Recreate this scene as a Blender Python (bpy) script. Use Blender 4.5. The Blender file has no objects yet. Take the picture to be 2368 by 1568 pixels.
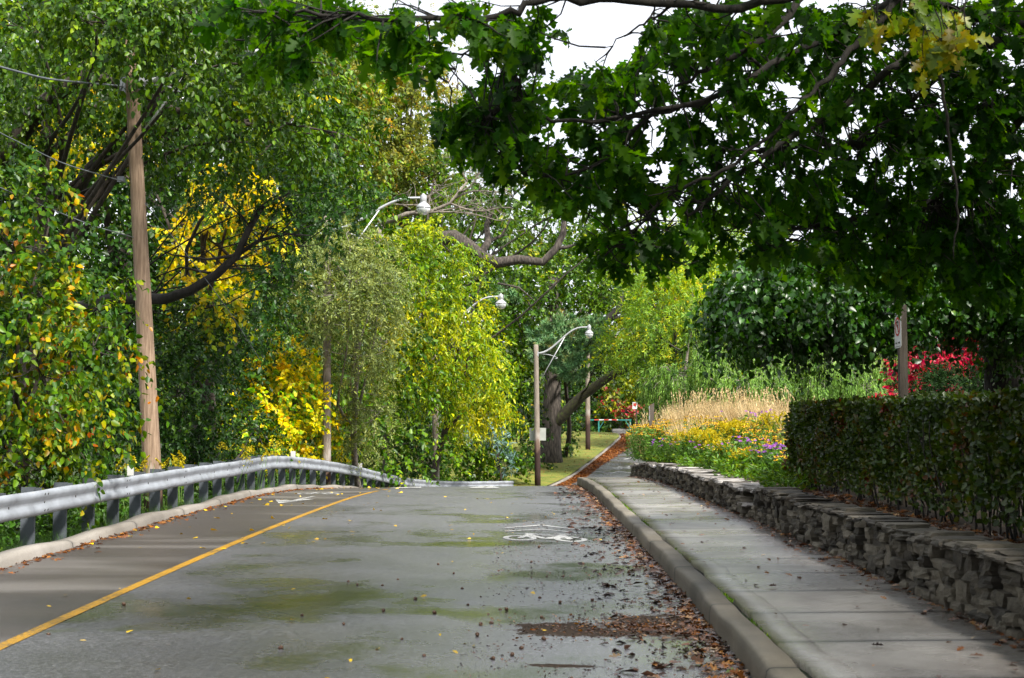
import bpy, math, random
import numpy as np
from mathutils import Vector
random.seed(7)
S = bpy.context.scene
COL = S.collection
rng = np.random.default_rng(11)
PI = math.pi
# ------------------------------------------------------------------ camera geometry (display pixels of a 2367 x 1568 view)
F = 3288.0
CZ = 1.72
PITCH = math.atan((1025 - 784) / F)
cp, sp = math.cos(PITCH), math.sin(PITCH)
def D(px, py, Y):
    a = (px - 1183.5) / F; b = (784 - py) / F
    k = Y / (cp - b * sp)
    return np.array([a * k, Y, CZ + (sp + b * cp) * k])
def sc(Y): return F / Y
# ------------------------------------------------------------------ terrain functions
def spline(xs, ys):
    xs = np.array(xs, float); ys = np.array(ys, float)
    m = np.gradient(ys, xs)
    def f(x):
        x = np.clip(np.asarray(x, float), xs[0], xs[-1])
        i = np.clip(np.searchsorted(xs, x) - 1, 0, len(xs) - 2)
        h = xs[i + 1] - xs[i]; t = (x - xs[i]) / h
        return ((2*t**3-3*t**2+1)*ys[i] + (t**3-2*t**2+t)*h*m[i] + (-2*t**3+3*t**2)*ys[i+1] + (t**3-t**2)*h*m[i+1])
    return f
_far = spline([50, 54, 58, 63, 70, 80, 90, 100, 112, 120, 140], [.2466, .059, -.12, -.25, -.05, .5, 1.1, 1.75, 2.4, 2.5, 2.7])
def zr(Y):
    Y = np.asarray(Y, float)
    z = .018 * Y - np.where(Y > 28, .00135 * (Y - 28) ** 2, 0)
    return np.where(Y > 54, _far(Y), z)
Lf = spline([-12, 9, 20, 30, 36, 40, 45, 50, 55, 60, 64, 70, 80, 90, 100, 106, 110, 113], [-5.6, -5.6, -5.57, -5.55, -5.5, -5.25, -4.75, -4.1, -3.2, -1.6, .3, 2.4, 4.3, 5.9, 7.4, 8.1, 8.0, 6.8])
Rf = spline([-12, 9, 14, 19, 24, 31, 40, 45, 50, 55, 60, 66, 72, 80, 90, 100, 113], [1.45, 1.6, 1.7, 1.76, 1.8, 1.86, 1.93, 2.05, 2.5, 3.5, 5.2, 7.4, 9.4, 11.3, 12.9, 14.4, 16.5])
dropf = spline([-12, 37, 42, 48, 55, 64, 72, 80, 140], [0, 0, .08, .28, .42, .45, .1, 0, 0])
def zroad(X, Y):
    L, R = Lf(Y), Rf(Y)
    u = np.clip((X - L) / (R - L), 0, 1)
    crown = .05 * (1 - (2 * u - 1) ** 2) - .05
    return zr(Y) - dropf(Y) * (1 - u) + crown * .6
def zwalk(Y): return zr(Y) + .15 + .07 * np.clip((np.asarray(Y, float) - 26) / 16, 0, 1)
def Wf(Y): return np.asarray(Rf(Y)) + 1.93 - .12 * np.clip((np.asarray(Y, float) - 20) / 10, 0, 1)
def zbed(X, Y):
    Y = np.asarray(Y, float)
    base = np.where(Y < 42, zwalk(np.minimum(Y, 42)) + .42, zwalk(42.) + .42 + .012 * (Y - 42))
    return base + .07 * np.clip(np.asarray(X) - 4.2, 0, 8)
# ------------------------------------------------------------------ object helpers
def tag(o, label=None, cat=None, group=None, kind=None):
    if label: o['label'] = label
    if cat: o['category'] = cat
    if group: o['group'] = group
    if kind: o['kind'] = kind
    return o
def empty(name, loc, label, cat, group=None):
    o = bpy.data.objects.new(name, None); COL.objects.link(o)
    o.location = tuple(float(v) for v in loc); o.empty_display_size = .2
    return tag(o, label, cat, group)
def link(name, me, mat, parent=None, smooth=False):
    if mat: me.materials.append(mat)
    o = bpy.data.objects.new(name, me); COL.objects.link(o)
    if parent: o.parent = parent
    if smooth: me.shade_smooth()
    return o
def np_mesh(name, V, FI, nper, mat, parent=None, smooth=False, UV=None):
    """V (n,3), FI flat face indices with nper corners each"""
    V = np.asarray(V, np.float32).copy()
    if parent is not None: V -= np.array(parent.location, np.float32)
    me = bpy.data.meshes.new(name)
    nf = len(FI) // nper
    me.vertices.add(len(V)); me.vertices.foreach_set('co', V.ravel())
    me.loops.add(len(FI)); me.loops.foreach_set('vertex_index', np.asarray(FI, np.int32))
    me.polygons.add(nf); me.polygons.foreach_set('loop_start', np.arange(nf, dtype=np.int32) * nper)
    if UV is not None:
        uv = me.uv_layers.new(name='UVMap'); uv.data.foreach_set('uv', np.asarray(UV, np.float32)[np.asarray(FI)].ravel())
    me.update(calc_edges=True)
    return link(name, me, mat, parent, smooth)
class MB:
    def __init__(s): s.v = []; s.f = []; s.n = 0
    def add(s, V, Fs):
        V = [tuple(map(float, p)) for p in V]
        s.v += V; s.f += [tuple(i + s.n for i in f) for f in Fs]; s.n += len(V)
    def box(s, c, d, rz=0, rx=0):
        cx, cy, cz = c; hx, hy, hz = d[0]/2, d[1]/2, d[2]/2
        P = []
        for z in (-hz, hz):
            for x, y in ((-hx, -hy), (hx, -hy), (hx, hy), (-hx, hy)):
                y2, z2 = y*math.cos(rx)-z*math.sin(rx), y*math.sin(rx)+z*math.cos(rx)
                P.append((cx + x*math.cos(rz) - y2*math.sin(rz), cy + x*math.sin(rz) + y2*math.cos(rz), cz + z2))
        s.add(P, [(3,2,1,0),(4,5,6,7),(0,1,5,4),(1,2,6,5),(2,3,7,6),(3,0,4,7)])
    def tube(s, pts, rad, n=8, cap=True):
        pts = np.array(pts, float); k = len(pts)
        if np.isscalar(rad): rad = [rad]*k
        T = np.gradient(pts, axis=0); T /= np.linalg.norm(T, axis=1)[:, None] + 1e-9
        ref = np.array([0, 0, 1.]) if abs(T[0][2]) < .9 else np.array([1., 0, 0])
        V = []
        for i in range(k):
            a = ref - T[i]*np.dot(ref, T[i]); a /= np.linalg.norm(a) + 1e-9; ref = a
            b = np.cross(T[i], a)
            for j in range(n):
                t = 2*PI*j/n
                V.append(pts[i] + rad[i]*(math.cos(t)*a + math.sin(t)*b))
        Fs = [(i*n+j, i*n+(j+1)%n, (i+1)*n+(j+1)%n, (i+1)*n+j) for i in range(k-1) for j in range(n)]
        if cap: Fs += [tuple(range(n-1, -1, -1)), tuple((k-1)*n+j for j in range(n))]
        s.add(V, Fs)
    def lathe(s, c, prof, n=20):
        V = []; k = len(prof)
        for r, z in prof:
            for j in range(n):
                t = 2*PI*j/n; V.append((c[0]+r*math.cos(t), c[1]+r*math.sin(t), c[2]+z))
        Fs = [(i*n+j, i*n+(j+1)%n, (i+1)*n+(j+1)%n, (i+1)*n+j) for i in range(k-1) for j in range(n)]
        Fs += [tuple(range(n-1, -1, -1)), tuple((k-1)*n+j for j in range(n))]
        s.add(V, Fs)
    def build(s, name, mat, parent=None, smooth=False):
        off = np.array(parent.location) if parent is not None else np.zeros(3)
        me = bpy.data.meshes.new(name)
        me.from_pydata([tuple(np.array(p) - off) for p in s.v], [], s.f); me.update()
        return link(name, me, mat, parent, smooth)
# ------------------------------------------------------------------ material helpers
def newmat(name):
    m = bpy.data.materials.new(name); m.use_nodes = True
    nt = m.node_tree; nt.nodes.clear()
    return m, nt, nt.nodes, nt.links
def node(nt, t, **kw):
    n = nt.nodes.new(t)
    for k, v in kw.items():
        if k.startswith('i_'):
            n.inputs[k[2:].replace('_', ' ')].default_value = v
        else: setattr(n, k, v)
    return n
def ramp(nt, stops, interp='LINEAR'):
    r = nt.nodes.new('ShaderNodeValToRGB'); r.color_ramp.interpolation = interp
    e = r.color_ramp.elements
    while len(e) > 1: e.remove(e[-1])
    e[0].position = stops[0][0]; e[0].color = (*stops[0][1], 1) if len(stops[0][1]) == 3 else stops[0][1]
    for p, c in stops[1:]:
        q = e.new(p); q.color = (*c, 1)
    return r
def g(v): return (v, v, v)
def math_(nt, op, a, b=None, c=None, clamp=False):
    n = nt.nodes.new('ShaderNodeMath'); n.operation = op; n.use_clamp = clamp
    for i, v in enumerate((a, b, c)):
        if v is None: continue
        if isinstance(v, (int, float)): n.inputs[i].default_value = v
        else: nt.links.new(v, n.inputs[i])
    return n.outputs[0]
def noise(nt, vec, scale, detail=4, rough=.55, dist=0):
    n = nt.nodes.new('ShaderNodeTexNoise'); n.inputs['Scale'].default_value = scale
    n.inputs['Detail'].default_value = detail; n.inputs['Roughness'].default_value = rough; n.inputs['Distortion'].default_value = dist
    if vec is not None: nt.links.new(vec, n.inputs['Vector'])
    return n.outputs['Fac']
def coords(nt, scale=(1, 1, 1), out='Object'):
    tc = nt.nodes.new('ShaderNodeTexCoord'); mp = nt.nodes.new('ShaderNodeMapping')
    mp.inputs['Scale'].default_value = scale
    nt.links.new(tc.outputs[out], mp.inputs['Vector']); return mp.outputs[0]
def worldpos(nt, scale=(1, 1, 1)):
    ge = nt.nodes.new('ShaderNodeNewGeometry'); mp = nt.nodes.new('ShaderNodeMapping')
    mp.inputs['Scale'].default_value = scale
    nt.links.new(ge.outputs['Position'], mp.inputs['Vector']); return mp.outputs[0]
def surf(name, stops, rough=.8, scale=3, vscale=(1, 1, 1), bump=.3, bscale=None, metal=0, detail=6, spec=.5, bdist=.02):
    m, nt, N, Lk = newmat(name)
    v = coords(nt, vscale)
    r = ramp(nt, stops); Lk.new(noise(nt, v, scale, detail), r.inputs[0])
    p = node(nt, 'ShaderNodeBsdfPrincipled'); p.inputs['Roughness'].default_value = rough; p.inputs['Metallic'].default_value = metal
    p.inputs['Specular IOR Level'].default_value = spec
    Lk.new(r.outputs[0], p.inputs['Base Color'])
    if bump:
        b = node(nt, 'ShaderNodeBump'); b.inputs['Strength'].default_value = bump; b.inputs['Distance'].default_value = bdist
        Lk.new(noise(nt, v, bscale or scale * 4, 6), b.inputs['Height']); Lk.new(b.outputs[0], p.inputs['Normal'])
    o = node(nt, 'ShaderNodeOutputMaterial'); Lk.new(p.outputs[0], o.inputs[0])
    return m
def leafmat(name, stops, scale=.6, mixn=.55, rough=.42, trans=.35, spec=.45, tgain=1.5, contrast=1.6, hue=.482):
    """per-leaf random colour blended with clump-sized noise"""
    m, nt, N, Lk = newmat(name)
    ge = node(nt, 'ShaderNodeNewGeometry')
    n = noise(nt, worldpos(nt), scale, 3)
    n = math_(nt, 'MULTIPLY_ADD', math_(nt, 'SUBTRACT', n, .5), contrast * 1.6, .5, clamp=True)
    a = math_(nt, 'MULTIPLY', n, mixn)
    f = math_(nt, 'MULTIPLY_ADD', ge.outputs['Random Per Island'], 1 - mixn, a)
    r = ramp(nt, stops); Lk.new(f, r.inputs[0])
    hs = node(nt, 'ShaderNodeHueSaturation')
    vv = math_(nt, 'MULTIPLY_ADD', math_(nt, 'FRACT', math_(nt, 'MULTIPLY', ge.outputs['Random Per Island'], 37.7)), .9, .55); hs.inputs['Saturation'].default_value = 1.15; hs.inputs['Hue'].default_value = hue
    Lk.new(vv, hs.inputs['Value']); Lk.new(r.outputs[0], hs.inputs['Color'])
    p = node(nt, 'ShaderNodeBsdfPrincipled'); p.inputs['Roughness'].default_value = rough; p.inputs['Specular IOR Level'].default_value = spec
    Lk.new(hs.outputs[0], p.inputs['Base Color'])
    t = node(nt, 'ShaderNodeBsdfTranslucent')
    h2 = node(nt, 'ShaderNodeHueSaturation'); h2.inputs['Saturation'].default_value = 1.1; h2.inputs['Value'].default_value = tgain; h2.inputs['Hue'].default_value = .485
    Lk.new(hs.outputs[0], h2.inputs['Color']); Lk.new(h2.outputs[0], t.inputs['Color'])
    mx = node(nt, 'ShaderNodeMixShader'); mx.inputs[0].default_value = trans
    Lk.new(p.outputs[0], mx.inputs[1]); Lk.new(t.outputs[0], mx.inputs[2])
    o = node(nt, 'ShaderNodeOutputMaterial'); Lk.new(mx.outputs[0], o.inputs[0])
    return m
# greens
DG, MG, LG = (.018, .055, .010), (.035, .105, .014), (.075, .19, .02)
YG, YE, OR, RD, BR = (.24, .34, .02), (.62, .44, .015), (.50, .17, .03), (.35, .03, .02), (.13, .065, .03)
M = {}
M['bark'] = surf('bark', [(.3, (.018, .014, .011)), (.7, (.07, .055, .043))], .95, 3, (6, 6, 1.2), .8, 5)
M['bark_dark'] = surf('bark_dark', [(.3, (.008, .007, .006)), (.7, (.03, .025, .02))], .95, 3, (6, 6, 1.2), .8, 5)
M['bark_pale'] = surf('bark_pale', [(.3, (.12, .10, .08)), (.7, (.30, .26, .22))], .9, 3, (6, 6, 1.2), .6, 5)
M['bark_oak'] = surf('bark_oak', [(.3, (.014, .012, .010)), (.48, (.05, .041, .034)), (.7, (.12, .10, .085))], .95, 2, (7, 7, 1.3), 1, 4)
M['moss'] = surf('moss_bark', [(.35, (.03, .028, .02)), (.55, (.06, .055, .03)), (.7, (.07, .1, .02))], .95, 2, (3, 3, 3), 1, 6)
M['leaf_ul'] = leafmat('leaf_linden', [(0, (0.0126, 0.049, 0.0084)), (0.45, (0.03375, 0.0975, 0.0135)), (0.75, (0.0935, 0.1955, 0.0255)), (0.93, (0.2, 0.31, 0.035)), (1, (0.6, 0.5, 0.03))], .7, .35, .42, .28, .32)
M['leaf_redbud'] = leafmat('leaf_redbud', [(0, (0.009, 0.036, 0.0096)), (0.4, (0.03, 0.0975, 0.0135)), (0.6, (0.09, 0.189, 0.018)), (0.72, (0.26, 0.3, 0.03)), (0.84, (0.5, 0.28, 0.06)), (1, (0.42, 0.15, 0.06))], 1.0, .6, .42, .28, .32)
M['leaf_oak'] = leafmat('leaf_oak', [(0, (.010, .04, .012)), (.6, (.025, .085, .018)), (1, (.06, .15, .03))], 1.2, .4, .42, .28, .32)
M['leaf_yellow'] = leafmat('leaf_yellow', [(0, (0.0805, 0.1955, 0.023)), (0.35, (0.2875, 0.3795, 0.023)), (0.6, (0.69, 0.5405, 0.023)), (1, (0.85, 0.6325, 0.023))], .9, .5, .45, .4, hue=.5)
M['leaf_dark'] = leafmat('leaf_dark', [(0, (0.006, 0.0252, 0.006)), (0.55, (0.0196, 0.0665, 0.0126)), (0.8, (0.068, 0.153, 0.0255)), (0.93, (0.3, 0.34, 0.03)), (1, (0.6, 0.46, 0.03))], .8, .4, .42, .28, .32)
M['leaf_orange'] = leafmat('leaf_orange', [(0, (0.052, 0.195, 0.026)), (0.36, (0.182, 0.364, 0.026)), (0.5, (0.65, 0.585, 0.026)), (0.75, (0.85, 0.65, 0.026)), (1, (0.806, 0.312, 0.078))], .9, .55, .45, .35, hue=.5)
M['leaf_grey'] = leafmat('leaf_grey', [(0, (0.0675, 0.1148, 0.0405)), (0.5, (0.162, 0.2228, 0.07425)), (0.85, (0.27, 0.324, 0.0945)), (1, (0.567, 0.513, 0.0675))], .9, .4, .5, .3)
M['leaf_ash'] = leafmat('leaf_ash', [(0, (0.035, 0.119, 0.0105)), (0.38, (0.1105, 0.255, 0.01275)), (0.62, (0.378, 0.483, 0.021)), (1, (0.792, 0.704, 0.033))], .3, .55, .42, .4)
M['leaf_pale'] = leafmat('leaf_pale', [(0, (0.072, 0.12, 0.036)), (0.45, (0.156, 0.216, 0.054)), (0.75, (0.3, 0.3, 0.06)), (0.9, (0.48, 0.3, 0.072)), (1, (0.504, 0.168, 0.072))], .35, .5, .5, .4)
M['leaf_green'] = leafmat('leaf_green', [(0, (0.009, 0.036, 0.006)), (0.45, (0.03375, 0.105, 0.0135)), (0.8, (0.14, 0.27, 0.03)), (0.95, (0.4, 0.42, 0.03)), (1, (0.5, 0.2, 0.04))], .5, .45, .42, .28, .32)
M['leaf_fg'] = leafmat('leaf_foreground_oak', [(0, (0.007872, 0.02558, 0.007872)), (0.45, (0.02362, 0.07216, 0.0105)), (0.8, (0.05576, 0.1394, 0.01115)), (0.985, (0.1107, 0.2091, 0.01476)), (1, (0.246, 0.0984, 0.0164))], 1.6, .4, .5, .62, .25, 2.4, hue=.5)
M['leaf_fgy'] = leafmat('leaf_turning_oak', [(0, (.04, .12, .01)), (.4, (.12, .22, .015)), (.7, (.36, .34, .02)), (.9, (.55, .36, .02)), (1, (.5, .18, .03))], 3, .55, .45, .45)
M['leaf_mul'] = leafmat('leaf_mulberry', [(0, (0.0102, 0.0425, 0.0102)), (0.5, (0.0255, 0.102, 0.0153)), (0.9, (0.051, 0.1615, 0.017)), (1, (0.2125, 0.2125, 0.017))], 1.2, .35, .34, .24, .6)
M['leaf_feather'] = leafmat('leaf_feathery', [(0, (0.072, 0.18, 0.042)), (0.5, (0.18, 0.336, 0.072)), (0.75, (0.408, 0.504, 0.072)), (1, (0.85, 0.66, 0.06))], .6, .6, .5, .4)
M['leaf_weep'] = leafmat('leaf_weeping', [(0, (0.046, 0.1288, 0.0276)), (0.5, (0.1196, 0.2576, 0.0552)), (0.9, (0.2484, 0.4048, 0.1104)), (1, (0.23, 0.1288, 0.0552))], 1.0, .5, .55, .25)
M['needle'] = leafmat('pine_needle', [(0, (.09, .20, .10)), (.55, (.20, .34, .17)), (.8, (.32, .38, .17)), (1, (.55, .30, .11))], 1.0, .55, .5, .15, hue=.5)
M['blue'] = leafmat('blue_needle', [(0, (.06, .12, .10)), (1, (.20, .30, .28))], 1, .4, .5, .1, hue=.5)
M['leaf_red'] = leafmat('leaf_red', [(0, (.12, .01, .02)), (.5, (.38, .025, .045)), (.85, (.5, .09, .09)), (1, (.1, .14, .03))], 1.5, .5, .4, .45, hue=.5)
M['leaf_farred'] = leafmat('leaf_dull_red', [(0, (.03, .08, .02)), (.4, (.12, .14, .03)), (.55, (.30, .05, .05)), (1, (.45, .12, .12))], .6, .5, .5, .3, hue=.5)
M['leaf_hedge'] = leafmat('leaf_hedge', [(0, (0.01403, 0.0374, 0.00935)), (0.45, (0.02618, 0.06171, 0.00935)), (0.7, (0.05143, 0.07948, 0.01309)), (0.86, (0.0935, 0.04675, 0.01496)), (0.96, (0.1216, 0.02805, 0.01403)), (1, (0.3272, 0.04675, 0.0187))], 1.3, .5, .4, .3)
M['leaf_yew'] = leafmat('leaf_yew', [(0, (.006, .02, .006)), (1, (.02, .055, .015))], 1.3, .4, .7, .15, .15)
M['leaf_wood'] = leafmat('leaf_wood', [(0, (0.0075, 0.0275, 0.006)), (0.4, (0.021, 0.066, 0.0108)), (0.7, (0.08, 0.16, 0.02)), (0.9, (0.28, 0.3, 0.03)), (1, (0.45, 0.35, 0.03))], .12, .6, .5, .3)
M['leaf_far'] = leafmat('leaf_far', [(0, (.06, .14, .03)), (.5, (.16, .25, .04)), (.8, (.42, .42, .05)), (1, (.5, .25, .06))], .3, .6, .5, .35)
M['litter'] = leafmat('litter', [(0, (0.0225, 0.012, 0.009)), (0.4, (0.075, 0.03375, 0.0165)), (0.65, (0.165, 0.06375, 0.0225)), (0.83, (0.24, 0.12, 0.0375)), (0.95, (0.315, 0.24, 0.15)), (1, (0.045, 0.09, 0.015))], 1.5, .2, .4, .1, .6, hue=.5)
M['litter_y'] = leafmat('litter_yellow', [(0, (.5, .3, .03)), (.5, (.65, .45, .03)), (1, (.55, .4, .2))], 1.5, .2, .5, .1, hue=.5)
M['litter_o'] = leafmat('litter_orange', [(0, (0.075, 0.02625, 0.012)), (0.5, (0.195, 0.07125, 0.0225)), (1, (0.3, 0.15, 0.0525))], 1.5, .3, .6, .1, hue=.5)
M['debris'] = leafmat('debris', [(0, (.02, .012, .01)), (.6, (.06, .03, .02)), (.9, (.14, .06, .03)), (1, (.3, .17, .08))], 2, .2, .45, 0, .5, hue=.5)
M['weed_dark'] = leafmat('leaf_bank', [(0, (.015, .05, .008)), (.6, (.035, .11, .014)), (.9, (.10, .17, .02)), (1, (.4, .32, .03))], 1.0, .5, .5, .2)
M['weed'] = leafmat('leaf_weed', [(0, (.03, .09, .012)), (.6, (.07, .19, .02)), (.85, (.18, .26, .03)), (1, (.5, .4, .03))], 1.5, .4, .5, .3)
M['tan'] = leafmat('grass_tan', [(0, (.30, .24, .12)), (.5, (.55, .44, .26)), (.85, (.68, .58, .38)), (1, (.25, .32, .1))], 2, .4, .6, .3, hue=.5)
M['stemg'] = leafmat('leaf_perennial', [(0, (.03, .09, .02)), (.5, (.08, .2, .04)), (.85, (.16, .28, .08)), (1, (.3, .2, .08))], 2, .4, .5, .3)
M['pet_y'] = leafmat('petal_yellow', [(0, (0.465, 0.255, 0.0075)), (1, (0.6, 0.39, 0.015))], 2, .3, .6, .25, hue=.5)
M['pet_g'] = leafmat('petal_goldenrod', [(0, (0.336, 0.304, 0.016)), (0.5, (0.496, 0.416, 0.016)), (1, (0.6, 0.496, 0.032))], 2, .3, .6, .25, hue=.5)
M['pet_p'] = leafmat('petal_purple', [(0, (0.1904, 0.068, 0.2856)), (0.6, (0.2856, 0.1224, 0.374)), (1, (0.4216, 0.136, 0.306))], 2, .3, .6, .25, hue=.5)
M['cone'] = surf('flower_cone', [(.4, (.03, .012, .008)), (.6, (.06, .025, .01))], .8, 20, bump=0)
M['steel'] = surf('galvanised_steel', [(.25, (.17, .18, .20)), (.42, (.29, .31, .345)), (.6, (.36, .385, .43)), (.75, (.43, .46, .51))], .5, 2.2, (1, 1, 2), .15, 30, .2, bdist=.004)
M['steel_post'] = surf('steel_post', [(.3, (.055, .065, .077)), (.7, (.115, .13, .15))], .6, 5, (1, 1, 1), .3, 30, .2, bdist=.004)
M['bolt'] = surf('bolt_dark', [(.3, (.03, .03, .03)), (.7, (.08, .075, .07))], .6, 8, bump=0)
M['reflector'] = surf('reflector_white', [(.3, (.5, .5, .48)), (.7, (.62, .62, .6))], .5, 8, bump=0)
M['alu'] = surf('lamp_metal', [(.3, (.42, .43, .45)), (.7, (.58, .59, .6))], .38, 6, bump=.05, metal=.4)
M['grey_sign'] = surf('sign_back', [(.3, (.32, .34, .31)), (.7, (.4, .42, .38))], .55, 4, bump=.05)
M['cable'] = surf('cable', [(.3, (.06, .07, .08)), (.7, (.16, .18, .2))], .5, 4, bump=0)
M['green_paint'] = surf('green_paint', [(.3, (.02, .18, .15)), (.7, (.04, .26, .22))], .5, 4, bump=0)
M['red_paint'] = surf('red_paint', [(.3, (.5, .03, .02)), (.7, (.6, .06, .04))], .5, 4, bump=0)
M['white_paint'] = surf('white_paint', [(.3, (.7, .7, .68)), (.7, (.8, .8, .8))], .5, 4, bump=0)
M['black_ink'] = surf('black_ink', [(.3, (.02, .02, .02)), (.7, (.03, .03, .03))], .5, 4, bump=0)
M['post_wood'] = surf('sign_post_wood', [(0.3, (0.0605, 0.04675, 0.03575)), (0.7, (0.11, 0.09075, 0.0715))], .85, 3, (8, 8, .8), .4, 8)
M['soil'] = surf('soil', [(.3, (.025, .018, .012)), (.6, (.06, .04, .025)), (.8, (.09, .06, .03))], .95, 5, bump=.8, bscale=30)
M['moss_green'] = surf('joint_moss', [(.45, (.012, .010, .008)), (.7, (.03, .06, .01))], .95, 4, bump=.8, bscale=30)
# glass globe
m, nt, N, Lk = newmat('lamp_glass'); M['glass'] = m
p = node(nt, 'ShaderNodeBsdfPrincipled'); p.inputs['Base Color'].default_value = (.85, .88, .9, 1); p.inputs['Roughness'].default_value = .12
p.inputs['Transmission Weight'].default_value = .6
o = node(nt, 'ShaderNodeOutputMaterial'); Lk.new(p.outputs[0], o.inputs[0])
# pole wood, creosote-stained foot (object z is height above the pole foot)
def polemat(name, h0, h1, foot=(.035, .016, .012), mid=(.13, .055, .03), stops=((.2, (.09, .058, .036)), (.42, (.19, .125, .08)), (.6, (.30, .21, .14)), (.8, (.40, .30, .21)))):
    m, nt, N, Lk = newmat(name)
    v = coords(nt, (9, 9, .7)); r = ramp(nt, list(stops)); Lk.new(noise(nt, v, 3, 8, .65), r.inputs[0])
    tc = node(nt, 'ShaderNodeTexCoord'); sx = node(nt, 'ShaderNodeSeparateXYZ'); Lk.new(tc.outputs['Object'], sx.inputs[0])
    z = math_(nt, 'ADD', sx.outputs[2], math_(nt, 'MULTIPLY', noise(nt, coords(nt, (5, 5, .6)), 2, 4), .9))
    mr = node(nt, 'ShaderNodeMapRange'); mr.inputs['From Min'].default_value = h0; mr.inputs['From Max'].default_value = h1; Lk.new(z, mr.inputs[0])
    fr = ramp(nt, [(0, foot), (.5, mid), (1, (1, 1, 1))]); Lk.new(mr.outputs[0], fr.inputs[0])
    mx = node(nt, 'ShaderNodeMix', data_type='RGBA'); Lk.new(mr.outputs[0], mx.inputs[0]); Lk.new(fr.outputs[0], mx.inputs[6]); Lk.new(r.outputs[0], mx.inputs[7])
    p = node(nt, 'ShaderNodeBsdfPrincipled'); p.inputs['Roughness'].default_value = .85; Lk.new(mx.outputs[2], p.inputs['Base Color'])
    b = node(nt, 'ShaderNodeBump'); b.inputs['Strength'].default_value = .6; b.inputs['Distance'].default_value = .015
    Lk.new(noise(nt, v, 6, 6), b.inputs['Height']); Lk.new(b.outputs[0], p.inputs['Normal'])
    o = node(nt, 'ShaderNodeOutputMaterial'); Lk.new(p.outputs[0], o.inputs[0]); return m
GST = ((.2, (.10, .08, .062)), (.42, (.19, .155, .125)), (.6, (.28, .235, .19)), (.8, (.38, .33, .28)))
M['pole'] = polemat('pole_wood', .9, 1.7, stops=GST)
M['pole_tar'] = polemat('pole_wood_tarred', 2.0, 3.0, stops=GST)
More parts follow.
